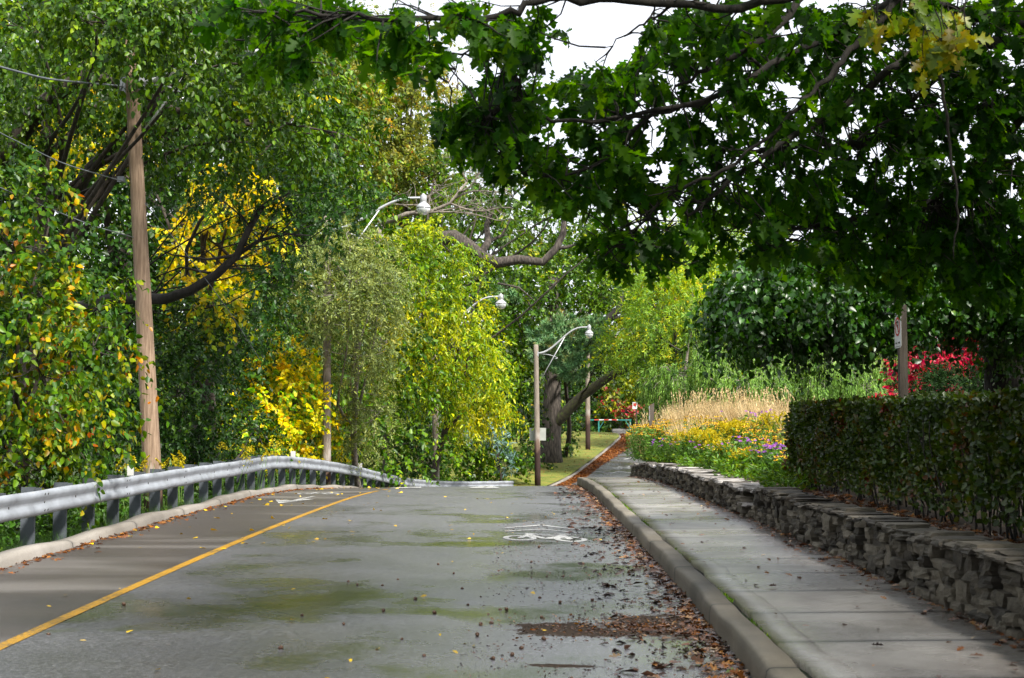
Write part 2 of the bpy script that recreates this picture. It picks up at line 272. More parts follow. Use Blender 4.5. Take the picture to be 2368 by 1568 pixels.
# ---- asphalt: UV.x metres from the left edge, UV.y metres along
def asphalt(name, far=False):
    m, nt, N, Lk = newmat(name)
    wp = worldpos(nt)
    fine = noise(nt, wp, 85, 4, .8); mid = noise(nt, worldpos(nt, (1, .35, 1)), .9, 5, .6); streak = noise(nt, worldpos(nt, (.6, .8, 1)), .8, 5, .6, .2)
    r = ramp(nt, [(.3, (.02, .02, .023)), (.5, (.064, .064, .07)), (.72, (.21, .208, .22))]); Lk.new(fine, r.inputs[0])
    coarse = noise(nt, wp, 26, 5, .8)
    r2_ = ramp(nt, [(.36, g(.45)), (.5, g(1)), (.64, g(1.9))]); Lk.new(coarse, r2_.inputs[0])
    rmix = node(nt, 'ShaderNodeMix', data_type='RGBA', blend_type='MULTIPLY'); rmix.inputs[0].default_value = 1; Lk.new(r.outputs[0], rmix.inputs[6]); Lk.new(r2_.outputs[0], rmix.inputs[7])
    sep = node(nt, 'ShaderNodeSeparateXYZ'); Lk.new(wp, sep.inputs[0])
    # bike lane left of the yellow line: older, browner and drier, with paler bands
    yy = math_(nt, 'MAXIMUM', math_(nt, 'SUBTRACT', sep.outputs[1], 10), 0)
    lane = math_(nt, 'LESS_THAN', math_(nt, 'SUBTRACT', sep.outputs[0], math_(nt, 'MULTIPLY', math_(nt, 'MULTIPLY', yy, yy), .0009)), -3.72)
    bands = ramp(nt, [(.48, g(0)), (.66, g(1))]); Lk.new(noise(nt, worldpos(nt, (.22, .9, 1)), .75, 3, .5, .3), bands.inputs[0])
    old = ramp(nt, [(.3, (.022, .017, .015)), (.7, (.06, .048, .042))]); Lk.new(fine, old.inputs[0])
    dry = ramp(nt, [(.3, (.09, .08, .075)), (.7, (.17, .155, .145))]); Lk.new(fine, dry.inputs[0])
    m1 = node(nt, 'ShaderNodeMix', data_type='RGBA'); Lk.new(bands.outputs[0], m1.inputs[0]); Lk.new(old.outputs[0], m1.inputs[6]); Lk.new(dry.outputs[0], m1.inputs[7])
    m2 = node(nt, 'ShaderNodeMix', data_type='RGBA'); Lk.new(lane, m2.inputs[0]); Lk.new(rmix.outputs[2], m2.inputs[6]); Lk.new(m1.outputs[2], m2.inputs[7])
    # wetness: strongest toward the right gutter
    wx = node(nt, 'ShaderNodeMapRange'); wx.inputs['From Min'].default_value = -4.2; wx.inputs['From Max'].default_value = 1.2; Lk.new(sep.outputs[0], wx.inputs[0])
    wy = node(nt, 'ShaderNodeMapRange'); wy.inputs['From Min'].default_value = 34; wy.inputs['From Max'].default_value = 9; Lk.new(sep.outputs[1], wy.inputs[0])
    w = math_(nt, 'ADD', math_(nt, 'MULTIPLY', wx.outputs[0], .55), math_(nt, 'MULTIPLY', math_(nt, 'SUBTRACT', streak, .5), 1.1))
    w = math_(nt, 'ADD', w, math_(nt, 'MULTIPLY', math_(nt, 'SUBTRACT', mid, .5), .5))
    w = math_(nt, 'ADD', w, math_(nt, 'MULTIPLY', wy.outputs[0], .25), clamp=True)
    rr = ramp(nt, [(.15, g(.46)), (.45, g(.34)), (.75, g(.25)), (.95, g(.16))]); Lk.new(w, rr.inputs[0])
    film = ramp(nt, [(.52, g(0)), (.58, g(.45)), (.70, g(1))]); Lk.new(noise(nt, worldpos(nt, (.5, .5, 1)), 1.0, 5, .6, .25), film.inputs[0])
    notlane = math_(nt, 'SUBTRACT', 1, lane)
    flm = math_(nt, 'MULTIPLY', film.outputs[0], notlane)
    # green of reflected trees painted into the damp film near the viewer
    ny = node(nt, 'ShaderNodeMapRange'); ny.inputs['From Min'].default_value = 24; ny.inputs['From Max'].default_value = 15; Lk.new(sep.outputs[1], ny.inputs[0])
    tree_refl = node(nt, 'ShaderNodeMix', data_type='RGBA'); Lk.new(math_(nt, 'MULTIPLY', math_(nt, 'MULTIPLY', flm, ny.outputs[0]), .75), tree_refl.inputs[0]); Lk.new(m2.outputs[2], tree_refl.inputs[6]); tree_refl.inputs[7].default_value = (.05, .065, .018, 1)
    # matted leaf debris dried in the hollow near the gutter
    def blobm(cx, cy, rx, ry):
        a = math_(nt, 'DIVIDE', math_(nt, 'SUBTRACT', sep.outputs[0], cx), rx); b_ = math_(nt, 'DIVIDE', math_(nt, 'SUBTRACT', sep.outputs[1], cy), ry)
        return math_(nt, 'SUBTRACT', 1, math_(nt, 'ADD', math_(nt, 'MULTIPLY', a, a), math_(nt, 'MULTIPLY', b_, b_)))
    hb = math_(nt, 'MAXIMUM', math_(nt, 'MAXIMUM', blobm(.5, 11.7, .55, .45), blobm(1.25, 12.0, .75, .75)), math_(nt, 'MAXIMUM', blobm(1.4, 9.5, .5, .16), blobm(.35, 10.0, .3, .07)))
    hb = math_(nt, 'ADD', math_(nt, 'MULTIPLY', hb, .8), math_(nt, 'MULTIPLY', math_(nt, 'SUBTRACT', noise(nt, worldpos(nt, (1, .7, 1)), 3.0, 7, .75), .5), 3.4))
    hm = ramp(nt, [(.05, g(0)), (.3, g(1))]); Lk.new(hb, hm.inputs[0])
    dcol = ramp(nt, [(.35, (.012, .009, .007)), (.55, (.04, .025, .015)), (.75, (.14, .08, .035))]); Lk.new(noise(nt, wp, 45, 5, .8), dcol.inputs[0])
    dm = node(nt, 'ShaderNodeMix', data_type='RGBA'); Lk.new(hm.outputs[0], dm.inputs[0]); Lk.new(tree_refl.outputs[2], dm.inputs[6]); Lk.new(dcol.outputs[0], dm.inputs[7])
    rgh = math_(nt, 'MAXIMUM', math_(nt, 'ADD', rr.outputs[0], math_(nt, 'MULTIPLY', flm, -.24)), .07)
    rgh = math_(nt, 'MAXIMUM', rgh, math_(nt, 'MULTIPLY', hm.outputs[0], .85))
    # small polished damp patches; their tree-reflection green is in the base colour
    p = node(nt, 'ShaderNodeBsdfPrincipled'); Lk.new(math_(nt, 'MULTIPLY_ADD', hm.outputs[0], -.85, 1.0), p.inputs['Specular IOR Level'])
    Lk.new(dm.outputs[2], p.inputs['Base Color'])
    if far: p.inputs['Roughness'].default_value = .6
    else: Lk.new(rgh, p.inputs['Roughness'])
    b = node(nt, 'ShaderNodeBump'); b.inputs['Distance'].default_value = .0035
    Lk.new(math_(nt, 'MULTIPLY_ADD', flm, -.45, .6), b.inputs['Strength'])
    Lk.new(noise(nt, wp, 30, 6, .8), b.inputs['Height']); Lk.new(b.outputs[0], p.inputs['Normal'])
    o = node(nt, 'ShaderNodeOutputMaterial'); Lk.new(p.outputs[0], o.inputs[0]); return m
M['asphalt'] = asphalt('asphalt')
M['asphalt_pale'] = surf('asphalt_pale', [(.3, (.17, .17, .17)), (.7, (.27, .27, .27))], .8, 1.5, bump=.1)
# ---- concrete with cross joints
def concrete(name, stops, joint, rough=(.35, .75), line=None, jw=.012, stain=.6):
    m, nt, N, Lk = newmat(name)
    wp = worldpos(nt); sep = node(nt, 'ShaderNodeSeparateXYZ'); Lk.new(wp, sep.inputs[0])
    big = noise(nt, worldpos(nt, (1, .6, 1)), .8, 6, .6); r = ramp(nt, stops); Lk.new(big, r.inputs[0])
    fine = noise(nt, wp, 60, 4, .7)
    fr = ramp(nt, [(.25, g(.7)), (.75, g(1.15))]); Lk.new(fine, fr.inputs[0])
    mu = node(nt, 'ShaderNodeMix', data_type='RGBA', blend_type='MULTIPLY'); mu.inputs[0].default_value = 1
    Lk.new(r.outputs[0], mu.inputs[6]); Lk.new(fr.outputs[0], mu.inputs[7])
    # per-slab tone
    y = math_(nt, 'ADD', sep.outputs[1], math_(nt, 'MULTIPLY', noise(nt, wp, .7, 2), .12))
    q = math_(nt, 'DIVIDE', y, joint)
    wn = node(nt, 'ShaderNodeTexWhiteNoise', noise_dimensions='1D'); Lk.new(math_(nt, 'FLOOR', q), wn.inputs['W'])
    tone = math_(nt, 'MULTIPLY_ADD', wn.outputs[0], .28, .84)
    fq = math_(nt, 'ABSOLUTE', math_(nt, 'SUBTRACT', math_(nt, 'FRACT', q), .5))
    jm = math_(nt, 'GREATER_THAN', fq, .5 - jw / joint)
    soft = node(nt, 'ShaderNodeMapRange'); soft.inputs['From Min'].default_value = .5; soft.inputs['From Max'].default_value = .5 - .14 / joint; soft.inputs['To Min'].default_value = stain; soft.inputs['To Max'].default_value = 1
    Lk.new(math_(nt, 'ADD', fq, math_(nt, 'MULTIPLY', math_(nt, 'SUBTRACT', fine, .5), .05)), soft.inputs[0])
    tone = math_(nt, 'MULTIPLY', tone, soft.outputs[0])
    tone = math_(nt, 'MULTIPLY', tone, math_(nt, 'MULTIPLY_ADD', jm, -.88, 1))
    cmb = node(nt, 'ShaderNodeCombineXYZ')
    for i in range(3): Lk.new(tone, cmb.inputs[i])
    mm = node(nt, 'ShaderNodeMix', data_type='RGBA', blend_type='MULTIPLY'); mm.inputs[0].default_value = 1
    Lk.new(mu.outputs[2], mm.inputs[6]); Lk.new(cmb.outputs[0], mm.inputs[7])
    p = node(nt, 'ShaderNodeBsdfPrincipled'); Lk.new(mm.outputs[2], p.inputs['Base Color'])
    rg = node(nt, 'ShaderNodeMapRange'); rg.inputs['From Min'].default_value = .35; rg.inputs['From Max'].default_value = .65
    rg.inputs['To Min'].default_value = rough[0]; rg.inputs['To Max'].default_value = rough[1]
    Lk.new(noise(nt, worldpos(nt, (.5, 1, 1)), .9, 4), rg.inputs[0]); Lk.new(rg.outputs[0], p.inputs['Roughness'])
    b = node(nt, 'ShaderNodeBump'); b.inputs['Strength'].default_value = .5; b.inputs['Distance'].default_value = .006
    Lk.new(math_(nt, 'SUBTRACT', fine, math_(nt, 'MULTIPLY', jm, 2)), b.inputs['Height']); Lk.new(b.outputs[0], p.inputs['Normal'])
    o = node(nt, 'ShaderNodeOutputMaterial'); Lk.new(p.outputs[0], o.inputs[0]); return m
M['walk'] = concrete('sidewalk_concrete', [(.34, (.07, .06, .05)), (.45, (.14, .125, .112)), (.56, (.21, .195, .18)), (.72, (.30, .285, .27))], 1.45, (.16, .42), jw=.02)
M['kerb'] = concrete('kerb_concrete', [(.3, (.05, .043, .03)), (.5, (.13, .112, .083)), (.7, (.22, .195, .15))], 3.05, (.6, .85), jw=.015, stain=.75)
M['kerb_l'] = concrete('kerb_pale_concrete', [(.3, (.15, .132, .11)), (.6, (.27, .245, .215)), (.75, (.34, .31, .28))], 3.05, (.6, .85), jw=.012, stain=.7)
def stonemat(name, a, b_, c):
    m, nt, N, Lk = newmat(name)
    ge = node(nt, 'ShaderNodeNewGeometry'); v = worldpos(nt, (1, 1, 2.2))
    n = math_(nt, 'ADD', math_(nt, 'MULTIPLY', noise(nt, v, 7, 8, .65), .65), math_(nt, 'MULTIPLY', ge.outputs['Random Per Island'], .35))
    r = ramp(nt, [(.3, a), (.5, b_), (.72, c)]); Lk.new(n, r.inputs[0])
    p = node(nt, 'ShaderNodeBsdfPrincipled'); p.inputs['Roughness'].default_value = .8; Lk.new(r.outputs[0], p.inputs['Base Color'])
    b = node(nt, 'ShaderNodeBump'); b.inputs['Strength'].default_value = .9; b.inputs['Distance'].default_value = .02
    Lk.new(noise(nt, worldpos(nt, (1, 1, 3)), 14, 8, .65), b.inputs['Height']); Lk.new(b.outputs[0], p.inputs['Normal'])
    o = node(nt, 'ShaderNodeOutputMaterial'); Lk.new(p.outputs[0], o.inputs[0]); return m
M['stone'] = stonemat('wall_stone', (.02, .016, .011), (.06, .05, .035), (.14, .12, .088))
M['cap_dark'] = stonemat('weathered_cap_stone', (.022, .018, .014), (.06, .05, .038), (.12, .104, .082))
M['cap'] = stonemat('cap_stone', (.12, .105, .09), (.26, .24, .22), (.40, .38, .36))
def paintmat(name, col, wear=.42, under=(.05, .05, .053)):
    m, nt, N, Lk = newmat(name)
    n = noise(nt, worldpos(nt), 26, 6, .75); w2 = noise(nt, worldpos(nt), 1.7, 3)
    f = math_(nt, 'ADD', math_(nt, 'MULTIPLY', n, .7), math_(nt, 'MULTIPLY', w2, .3))
    r = ramp(nt, [(wear - .05, under), (wear + .02, tuple(c * .8 for c in col)), (.75, col)]); Lk.new(f, r.inputs[0])
    p = node(nt, 'ShaderNodeBsdfPrincipled'); p.inputs['Roughness'].default_value = .5; Lk.new(r.outputs[0], p.inputs['Base Color'])
    b = node(nt, 'ShaderNodeBump'); b.inputs['Strength'].default_value = .4; b.inputs['Distance'].default_value = .004
    Lk.new(noise(nt, worldpos(nt), 75, 3), b.inputs['Height']); Lk.new(b.outputs[0], p.inputs['Normal'])
    o = node(nt, 'ShaderNodeOutputMaterial'); Lk.new(p.outputs[0], o.inputs[0]); return m
M['p_yellow'] = paintmat('road_paint_yellow', (.46, .24, .01), .46, (.10, .075, .035))
M['p_white'] = paintmat('road_paint_white', (.50, .50, .48), .50, (.13, .13, .135))
M['lawn'] = surf('lawn', [(.28, (.07, .095, .010)), (.45, (.125, .155, .016)), (.58, (.19, .18, .025)), (.72, (.22, .14, .035))], .95, 1.6, (1, 1.2, 1), 1, 25, detail=9)
M['forest_floor'] = surf('forest_floor', [(.3, (.012, .02, .008)), (.6, (.03, .05, .012)), (.8, (.07, .05, .02))], .95, 1.5, bump=1, bscale=12)
# ------------------------------------------------------------------ leaves
def leaf_tpl(w=.3, fold=.09, droop=.12):
    V = np.array([(0, 0, 0), (1, 0, -droop), (.28, w, fold), (.68, w*.75, fold*.2 - droop*.4), (.28, -w, fold), (.68, -w*.75, fold*.2 - droop*.4)])
    return V, np.array([0, 1, 3, 2, 0, 4, 5, 1]), 4, 1.15 * w
def oak_tpl(droop=.1, fat=1.0):
    # outline of a lobed leaf: sharp teeth and deep sinuses
    out = [(0, 0), (.10, .03), (.20, .20), (.27, .17), (.31, .07), (.40, .12), (.50, .33), (.54, .24), (.60, .31), (.60, .10), (.70, .13), (.80, .24), (.83, .14), (.90, .12), (1, 0)]
    mid = [0, .08, .15, .22, .3, .38, .44, .5, .55, .6, .68, .75, .82, .9, 1]
    n = len(out); V = []; 
    for i, x in enumerate(mid): V.append((x, 0, -droop * x * x))
    for sgn in (1, -1):
        for x, y in out: V.append((x, sgn * y * fat, .25 * y - droop * x * x))
    Fc = []
    for k in range(2):
        o = n * (k + 1)
        for i in range(n - 1):
            q = [i, i + 1, o + i + 1, o + i] if k == 0 else [i, o + i, o + i + 1, i + 1]
            Fc += q
    return np.array(V), np.array(Fc), 4, .36 * fat
def heart_tpl():
    V = np.array([(.06, 0, 0), (1, 0, -.25), (-.06, .2, .05), (.18, .38, .07), (.5, .33, .0), (.8, .13, -.14), (-.06, -.2, .05), (.18, -.38, .07), (.5, -.33, .0), (.8, -.13, -.14), (.4, 0, -.05)])
    return V, np.array([0, 10, 3, 2, 10, 1, 5, 4, 10, 4, 4, 3, 0, 6, 7, 10, 10, 8, 9, 1, 10, 7, 8, 8]), 4, .55
def heart_tpl():
    V = np.array([(.05, 0, 0), (.45, 0, -.05), (1, 0, -.25), (-.06, .2, .05), (.2, .38, .07), (.6, .28, -.03), (-.06, -.2, .05), (.2, -.38, .07), (.6, -.28, -.03)])
    return V, np.array([0, 1, 4, 3, 1, 2, 5, 4, 0, 6, 7, 1, 1, 7, 8, 2]), 4, .55
TPL = {'leaf': leaf_tpl(.3), 'broad': leaf_tpl(.38), 'narrow': leaf_tpl(.17), 'oak': oak_tpl(.12), 'heart': heart_tpl(), 'bit': leaf_tpl(.22, .05, .05),
       'needle': (np.array([(0, -.018, 0), (0, .018, 0), (1, 0, 0)]), np.array([0, 1, 2]), 3, .02),
       'blade': (np.array([(0, -.007, 0), (0, .007, 0), (.6, .005, 0), (.6, -.005, 0), (1, .001, -.12), (1, -.001, -.12)]), np.array([0, 1, 2, 3, 3, 2, 4, 5]), 4, .03),
       'frond': (np.array([(0, -.05, 0), (0, .05, 0), (.35, .13, .03), (.35, -.13, .03), (.75, .08, -.02), (.75, -.08, -.02), (1, .01, 0), (1, -.01, 0)]), np.array([0, 1, 2, 3, 3, 2, 4, 5, 5, 4, 6, 7]), 4, .2)}
def norm(v): return v / (np.linalg.norm(v, axis=-1, keepdims=True) + 1e-9)
def leaves(P, U, Nn, size, tpl):
    V, Fc, nper, _ = TPL[tpl]
    U = norm(U); Wd = norm(np.cross(Nn, U)); N2 = np.cross(U, Wd)
    s = size[:, None, None]
    out = P[:, None, :] + s * (V[None, :, 0:1] * U[:, None, :] + V[None, :, 1:2] * Wd[:, None, :] + V[None, :, 2:3] * N2[:, None, :])
    idx = (np.arange(len(P))[:, None] * len(V) + Fc[None, :]).ravel()
    return out.reshape(-1, 3), idx, nper
def put_leaves(name, P, U, Nn, size, tpl, mat, parent=None):
    V, I, n = leaves(P, U, Nn, size, tpl)
    return np_mesh(name, V, I, n, mat, parent)
def snoise(P, freq, seed):
    r = np.random.default_rng(seed); out = np.zeros(len(P))
    for k in range(7):
        d = norm(r.normal(size=3)) * freq * (.6 + .9 * r.random()); out += np.sin(P @ d * 2 * PI + r.random() * 6.28)
    return out / 2.6
def B(px, py, rx, ry, Y, dy=None, w=1.):
    c = D(px, py, Y); s = sc(Y)
    return c, np.array([rx / s, dy if dy else max(.6, .75 * min(rx, ry * 1.3) / s), ry / s]), w
def sample(blobs, n, seed, shell=.6, freq=.9, thr=-.25, front=.62):
    r = np.random.default_rng(seed)
    wt = np.array([b[1][0] * b[1][2] * b[2] for b in blobs]); wt /= wt.sum()
    which = r.choice(len(blobs), size=int(n * 2.2), p=wt)
    Cc = np.array([b[0] for b in blobs])[which]; Rr = np.array([b[1] for b in blobs])[which]
    d = norm(r.normal(size=(len(which), 3)))
    flip = (d[:, 1] > 0) & (r.random(len(d)) < front - .3); d[flip, 1] *= -1
    rad = np.where(r.random(len(d)) < shell, .72 + .33 * r.random(len(d)), r.random(len(d)) ** (1 / 3.))
    lump = 1 + .22 * snoise(Cc * .37 + d * 1.0, .9, seed + 5) * (rad > .5)
    P = Cc + Rr * d * (rad * lump)[:, None]
    ns = snoise(P, freq, seed + 1)
    keep = ns > thr - .35 * r.random(len(P))
    P, d = P[keep][:int(n)], (d * 1)[keep][:int(n)]
    return P, d
def twig_leaves(T, out, per, L, lsz, seed, droop=.5, down=.5, spread=.8, up=.8, cluster=0., jitter=.25):
    """T twig bases, out outward dirs -> leaf P,U,N,size"""
    r = np.random.default_rng(seed); n = len(T)
    d = norm(out * .7 + r.normal(size=(n, 3)) * .6 + np.array([0, 0, .1]))
    Ls = L * (.6 + .8 * r.random(n))
    t = (np.arange(per) + r.random((n, per)) * .8) / per
    if cluster: t = 1 - (1 - t) * (1 - cluster)
    P = T[:, None, :] + d[:, None, :] * (t * Ls[:, None])[..., None]
    P[..., 2] -= droop * (t ** 2) * Ls[:, None]
    side = norm(np.cross(d, r.normal(size=(n, 3))))
    sg = np.where(np.arange(per) % 2 == 0, 1., -1.)[None, :, None]
    dd = d[:, None, :] * .5 + side[:, None, :] * sg * spread + np.array([0, 0, -1.]) * down + r.normal(size=(n, per, 3)) * jitter
    Nn = np.array([0, 0, 1.]) * up + r.normal(size=(n, per, 3)) * .45 + out[:, None, :] * .45
    sz = lsz * (.45 + .95 * r.random((n, per)) ** .8)
    return P.reshape(-1, 3), norm(dd.reshape(-1, 3)), norm(Nn.reshape(-1, 3)), sz.ravel()
NLEAF = 0
def crown(parent, name, blobs, mat, tpl='leaf', lsz=.1, lai=3.2, per=14, L=.5, seed=1, droop=.5, down=.5, freq=.6, thr=-.25, shell=.6, up=.8, spread=.8, cluster=0.):
    global NLEAF
    area = sum(PI * b[1][0] * b[1][2] * b[2] for b in blobs)
    n = area * lai / (TPL[tpl][3] * lsz * lsz)
    nt_ = max(20, int(n / per))
    T, o = sample(blobs, nt_, seed, shell, freq, thr)
    P, U, Nn, sz = twig_leaves(T, o, per, L, lsz, seed + 9, droop, down, spread, up, cluster)
    NLEAF += len(P)
    return put_leaves(name, P, U, Nn, sz, tpl, mat, parent), T
def bez(a, b, seed, sag=.12, n=7):
    r = np.random.default_rng(seed); a = np.array(a, float); b = np.array(b, float)
    ln = np.linalg.norm(b - a); t = np.linspace(0, 1, n)[:, None]
    m1 = a + (b - a) * .35 + r.normal(size=3) * sag * ln; m2 = a + (b - a) * .7 + r.normal(size=3) * sag * ln
    return (1-t)**3*a + 3*(1-t)**2*t*m1 + 3*(1-t)*t**2*m2 + t**3*b
def skeleton(parent, base, blobs, r0, mat, seed, T=None, top=None, extra=60, lean=.1, name='trunk', lk=.42, mb=None):
    """trunk, a limb to every crown mass and finer branches to twig bases"""
    mb = mb or MB(); rr = np.random.default_rng(seed)
    base = np.array(base, float)
    if top is None:
        c = np.mean([b[0] for b in blobs], axis=0); top = c
    top = np.array(top, float)
    tr = bez(base, top, seed, lean * .6, 10); tr[:, 2] = np.linspace(base[2] - .3, top[2], 10)
    rad = np.linspace(r0, r0 * .4, 10); rad[0] *= 1.25
    mb.tube(tr, rad, 10)
    nodes = []
    for i, b in enumerate(blobs):
        st = tr[rr.integers(4, 9)]
        l = bez(st, b[0] + rr.normal(size=3) * b[1] * .25, seed + i * 3, .13, 8)
        mb.tube(l, np.linspace(r0 * lk, r0 * lk * .3, 8), 7); nodes += list(l[2:])
    nodes = np.array(nodes)
    if T is not None and len(T):
        for k in rr.choice(len(T), size=min(extra, len(T)), replace=False):
            e = T[k]; j = np.argmin(np.linalg.norm(nodes - e, axis=1) + rr.random(len(nodes)) * .5)
            l = bez(nodes[j], e, seed + k % 997, .12, 6)
            mb.tube(l, np.linspace(r0 * lk * .28, .008, 6), 5, cap=False)
    return mb.build(name, mat, parent, True)
def tree(name, label, cat, base, blobs, mat, bark='bark', r0=.18, seed=1, group=None, extra=60, lean=.1, top=None, lk=.42, **kw):
    e = empty(name, base, label, cat, group)
    c, T = crown(e, 'crown', blobs, mat, seed=seed, **kw)
    skeleton(e, base, blobs, r0, M[bark], seed + 77, T, top, extra, lean, 'trunk', lk)
    return e, T
# ================================================================== GROUND
def ribbon(name, xf, Ys, zf, mat, nx=2, kind='structure', parent=None, smooth=True):
    """xf(Y)->(x0,x1); zf(X,Y)"""
    V = []
    for Y in Ys:
        x0, x1 = xf(Y)
        X = np.linspace(x0, x1, nx)
        Z = zf(X, np.full(nx, Y))
        V += list(zip(X, np.full(nx, Y), np.broadcast_to(Z, (nx,))))
    V = np.array(V); k = len(Ys)
    I = []
    for i in range(k - 1):
        for j in range(nx - 1): I += [i*nx+j, i*nx+j+1, (i+1)*nx+j+1, (i+1)*nx+j]
    o = np_mesh(name, V, I, 4, mat, parent, smooth)
    if kind: o['kind'] = kind
    return o
Yr = np.concatenate([np.arange(-12, 66, .5), np.arange(66, 113.1, 1.0)])
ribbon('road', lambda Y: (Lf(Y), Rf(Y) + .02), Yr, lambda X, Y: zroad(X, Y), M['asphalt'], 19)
ribbon('cross_road', lambda Y: (-2 + (Y - 112) * .4, 40), np.arange(112, 121.1, 1), lambda X, Y: zr(Y) + .015, M['asphalt_pale'], 12)
# base ground sheet reaching the horizon
gx = np.concatenate([[-600, -300, -150, -90, -60], np.arange(-45, -8, 2.5), np.arange(-8, 22, .5), np.arange(22, 60, 3), [70, 90, 150, 300, 600]])
gy = np.concatenate([[-300, -100, -40], np.arange(-14, 70, 1.), np.arange(70, 130, 2.), [135, 142, 150, 160, 175, 200, 260, 400, 700]])
GX, GY = np.meshgrid(gx, gy)
def zground(X, Y):
    L, R = Lf(Y), Rf(Y)
    z = zroad(np.clip(X, L, R), np.clip(Y, -12, 113)) - .06
    dl = np.clip(L - .35 - X, 0, None)
    ravine = np.where(Y < 60, 1, np.clip(1 - (Y - 60) / 6, 0, 1))
    z = z - ravine * (.04 * np.clip(dl, 0, 1) + .30 * np.clip(dl - 1.2, 0, 14))
    z = z + (1 - ravine) * np.clip(dl, 0, 20) * .02 - .08 * (1 - ravine) * (dl > 0)
    z = np.where(X > R, z - .12, z)
    z = z + np.clip(Y - 124, 0, 45) * .26 + np.where(Y > 124, np.clip(np.abs(X) - 30, 0, 60) * .03, 0)  # unseen rise added beyond the woods to block horizon light
    return z
GZ = zground(GX, GY)
V = np.stack([GX, GY, GZ], -1).reshape(-1, 3); nx_ = len(gx)
I = np.array([[i*nx_+j, i*nx_+j+1, (i+1)*nx_+j+1, (i+1)*nx_+j] for i in range(len(gy)-1) for j in range(nx_-1)]).ravel()
o = np_mesh('ground', V, I, 4, M['forest_floor'], None, True); o['kind'] = 'structure'
# planting bed and garden ground right of the wall
def bedx(Y): return (float(Wf(min(Y, 50)) + .3 if Y < 50 else Rf(Y) + 2.6), 60.)
Vb = []; Yb = np.arange(-12, 113, 1.); off = np.array([0, .4, 1, 2, 3.5, 5, 8, 12, 18, 26, 40, 60.])
def zgarden(X, Y):
    a = zbed(X, Y); b = zr(np.clip(Y, 0, 113)) + .3
    return np.where(Y < 56, a, np.maximum(b, a * np.clip(1 - (Y - 56) / 30, 0, 1) + b * np.clip((Y - 56) / 30, 0, 1)))
for Y in Yb:
    x0 = bedx(Y)[0]; X = x0 + off
    Z = zgarden(X, np.full(len(X), Y)); 
    if Y > 50: Z[0] = zr(Y) - .1
    Vb += list(zip(X, np.full(len(X), Y), Z))
nb = len(off); I = [q for i in range(len(Yb)-1) for j in range(nb-1) for q in (i*nb+j, i*nb+j+1, (i+1)*nb+j+1, (i+1)*nb+j)]
o = np_mesh('garden_soil', np.array(Vb), I, 4, M['soil'], None, True); o['kind'] = 'structure'
# lawn beyond the crest, left of the far kerb
def lawn_z(X, Y):
    L = Lf(np.minimum(Y, 108)); return zr(Y) - dropf(Y) * 1.0 + .13 + .035 * np.clip(L - X, 0, 10)
Yl = np.arange(60, 113, 1.)
ribbon('lawn', lambda Y: (Lf(Y) - 14, Lf(Y) - .14), Yl, lambda X, Y: zr(Y) - dropf(Y) + .115 + .03 * np.clip(Lf(Y) - X, 0, 9), M['lawn'], 16)
# kerbs: swept profile
def sweep(name, Ys, prof, xf, zf, mat, smooth=False):
    V = []; k = len(prof)
    for Y in Ys:
        for dx, dz in prof: V.append((float(xf(Y)) + dx, Y, float(zf(Y)) + dz))
    I = [q for i in range(len(Ys)-1) for j in range(k-1) for q in (i*k+j, i*k+j+1, (i+1)*k+j+1, (i+1)*k+j)]
    o = np_mesh(name, V, I, 4, mat, None, smooth); return o
Yk = np.arange(-12, 62, .5)
def zkR(Y): return float(zr(Y))
def wob(Y, k=0): return .012 * math.sin(Y * 1.9 + k) + .008 * math.sin(Y * 5.3 + k)
V = []; 
for Y in Yk:
    x = float(Rf(Y)); top = float(zwalk(Y)) - float(zr(Y)) + wob(Y) * .5
    for dx, dz in ((0, -.05), (.008 + wob(Y), top * .5), (.016 + wob(Y, 1), top - .022), (.034 + wob(Y, 1), top - .004), (.06, top), (.20 + wob(Y, 2), top), (.205 + wob(Y, 2), top - .12)):
        V.append((x + dx, Y, float(zr(Y)) + dz))
k = 7; I = [q for i in range(len(Yk)-1) for j in range(k-1) for q in (i*k+j, i*k+j+1, (i+1)*k+j+1, (i+1)*k+j)]
o = np_mesh('kerb', V, I, 4, M['kerb'], None, True); o['kind'] = 'structure'
V = []; Yk2 = np.concatenate([np.arange(-12, 60, .5), np.arange(60, 112.1, 1)])
for Y in Yk2:
    x = float(Lf(Y)); h = .11 + .02 * math.sin(Y * .9) + .015 * math.sin(Y * 2.3); z = float(zroad(x, Y))
    for dx, dz in ((0, -.05), (-.02, h * .6), (-.05, h - .01), (-.09, h), (-.24 + wob(Y), h - .005), (-.25, -.1)): V.append((x + dx, Y, z + dz))
k = 6; I = [q for i in range(len(Yk2)-1) for j in range(k-1) for q in (i*k+j+1, i*k+j, (i+1)*k+j, (i+1)*k+j+1)]
o = np_mesh('kerb_left', V, I, 4, M['kerb_l'], None, True); o['kind'] = 'structure'
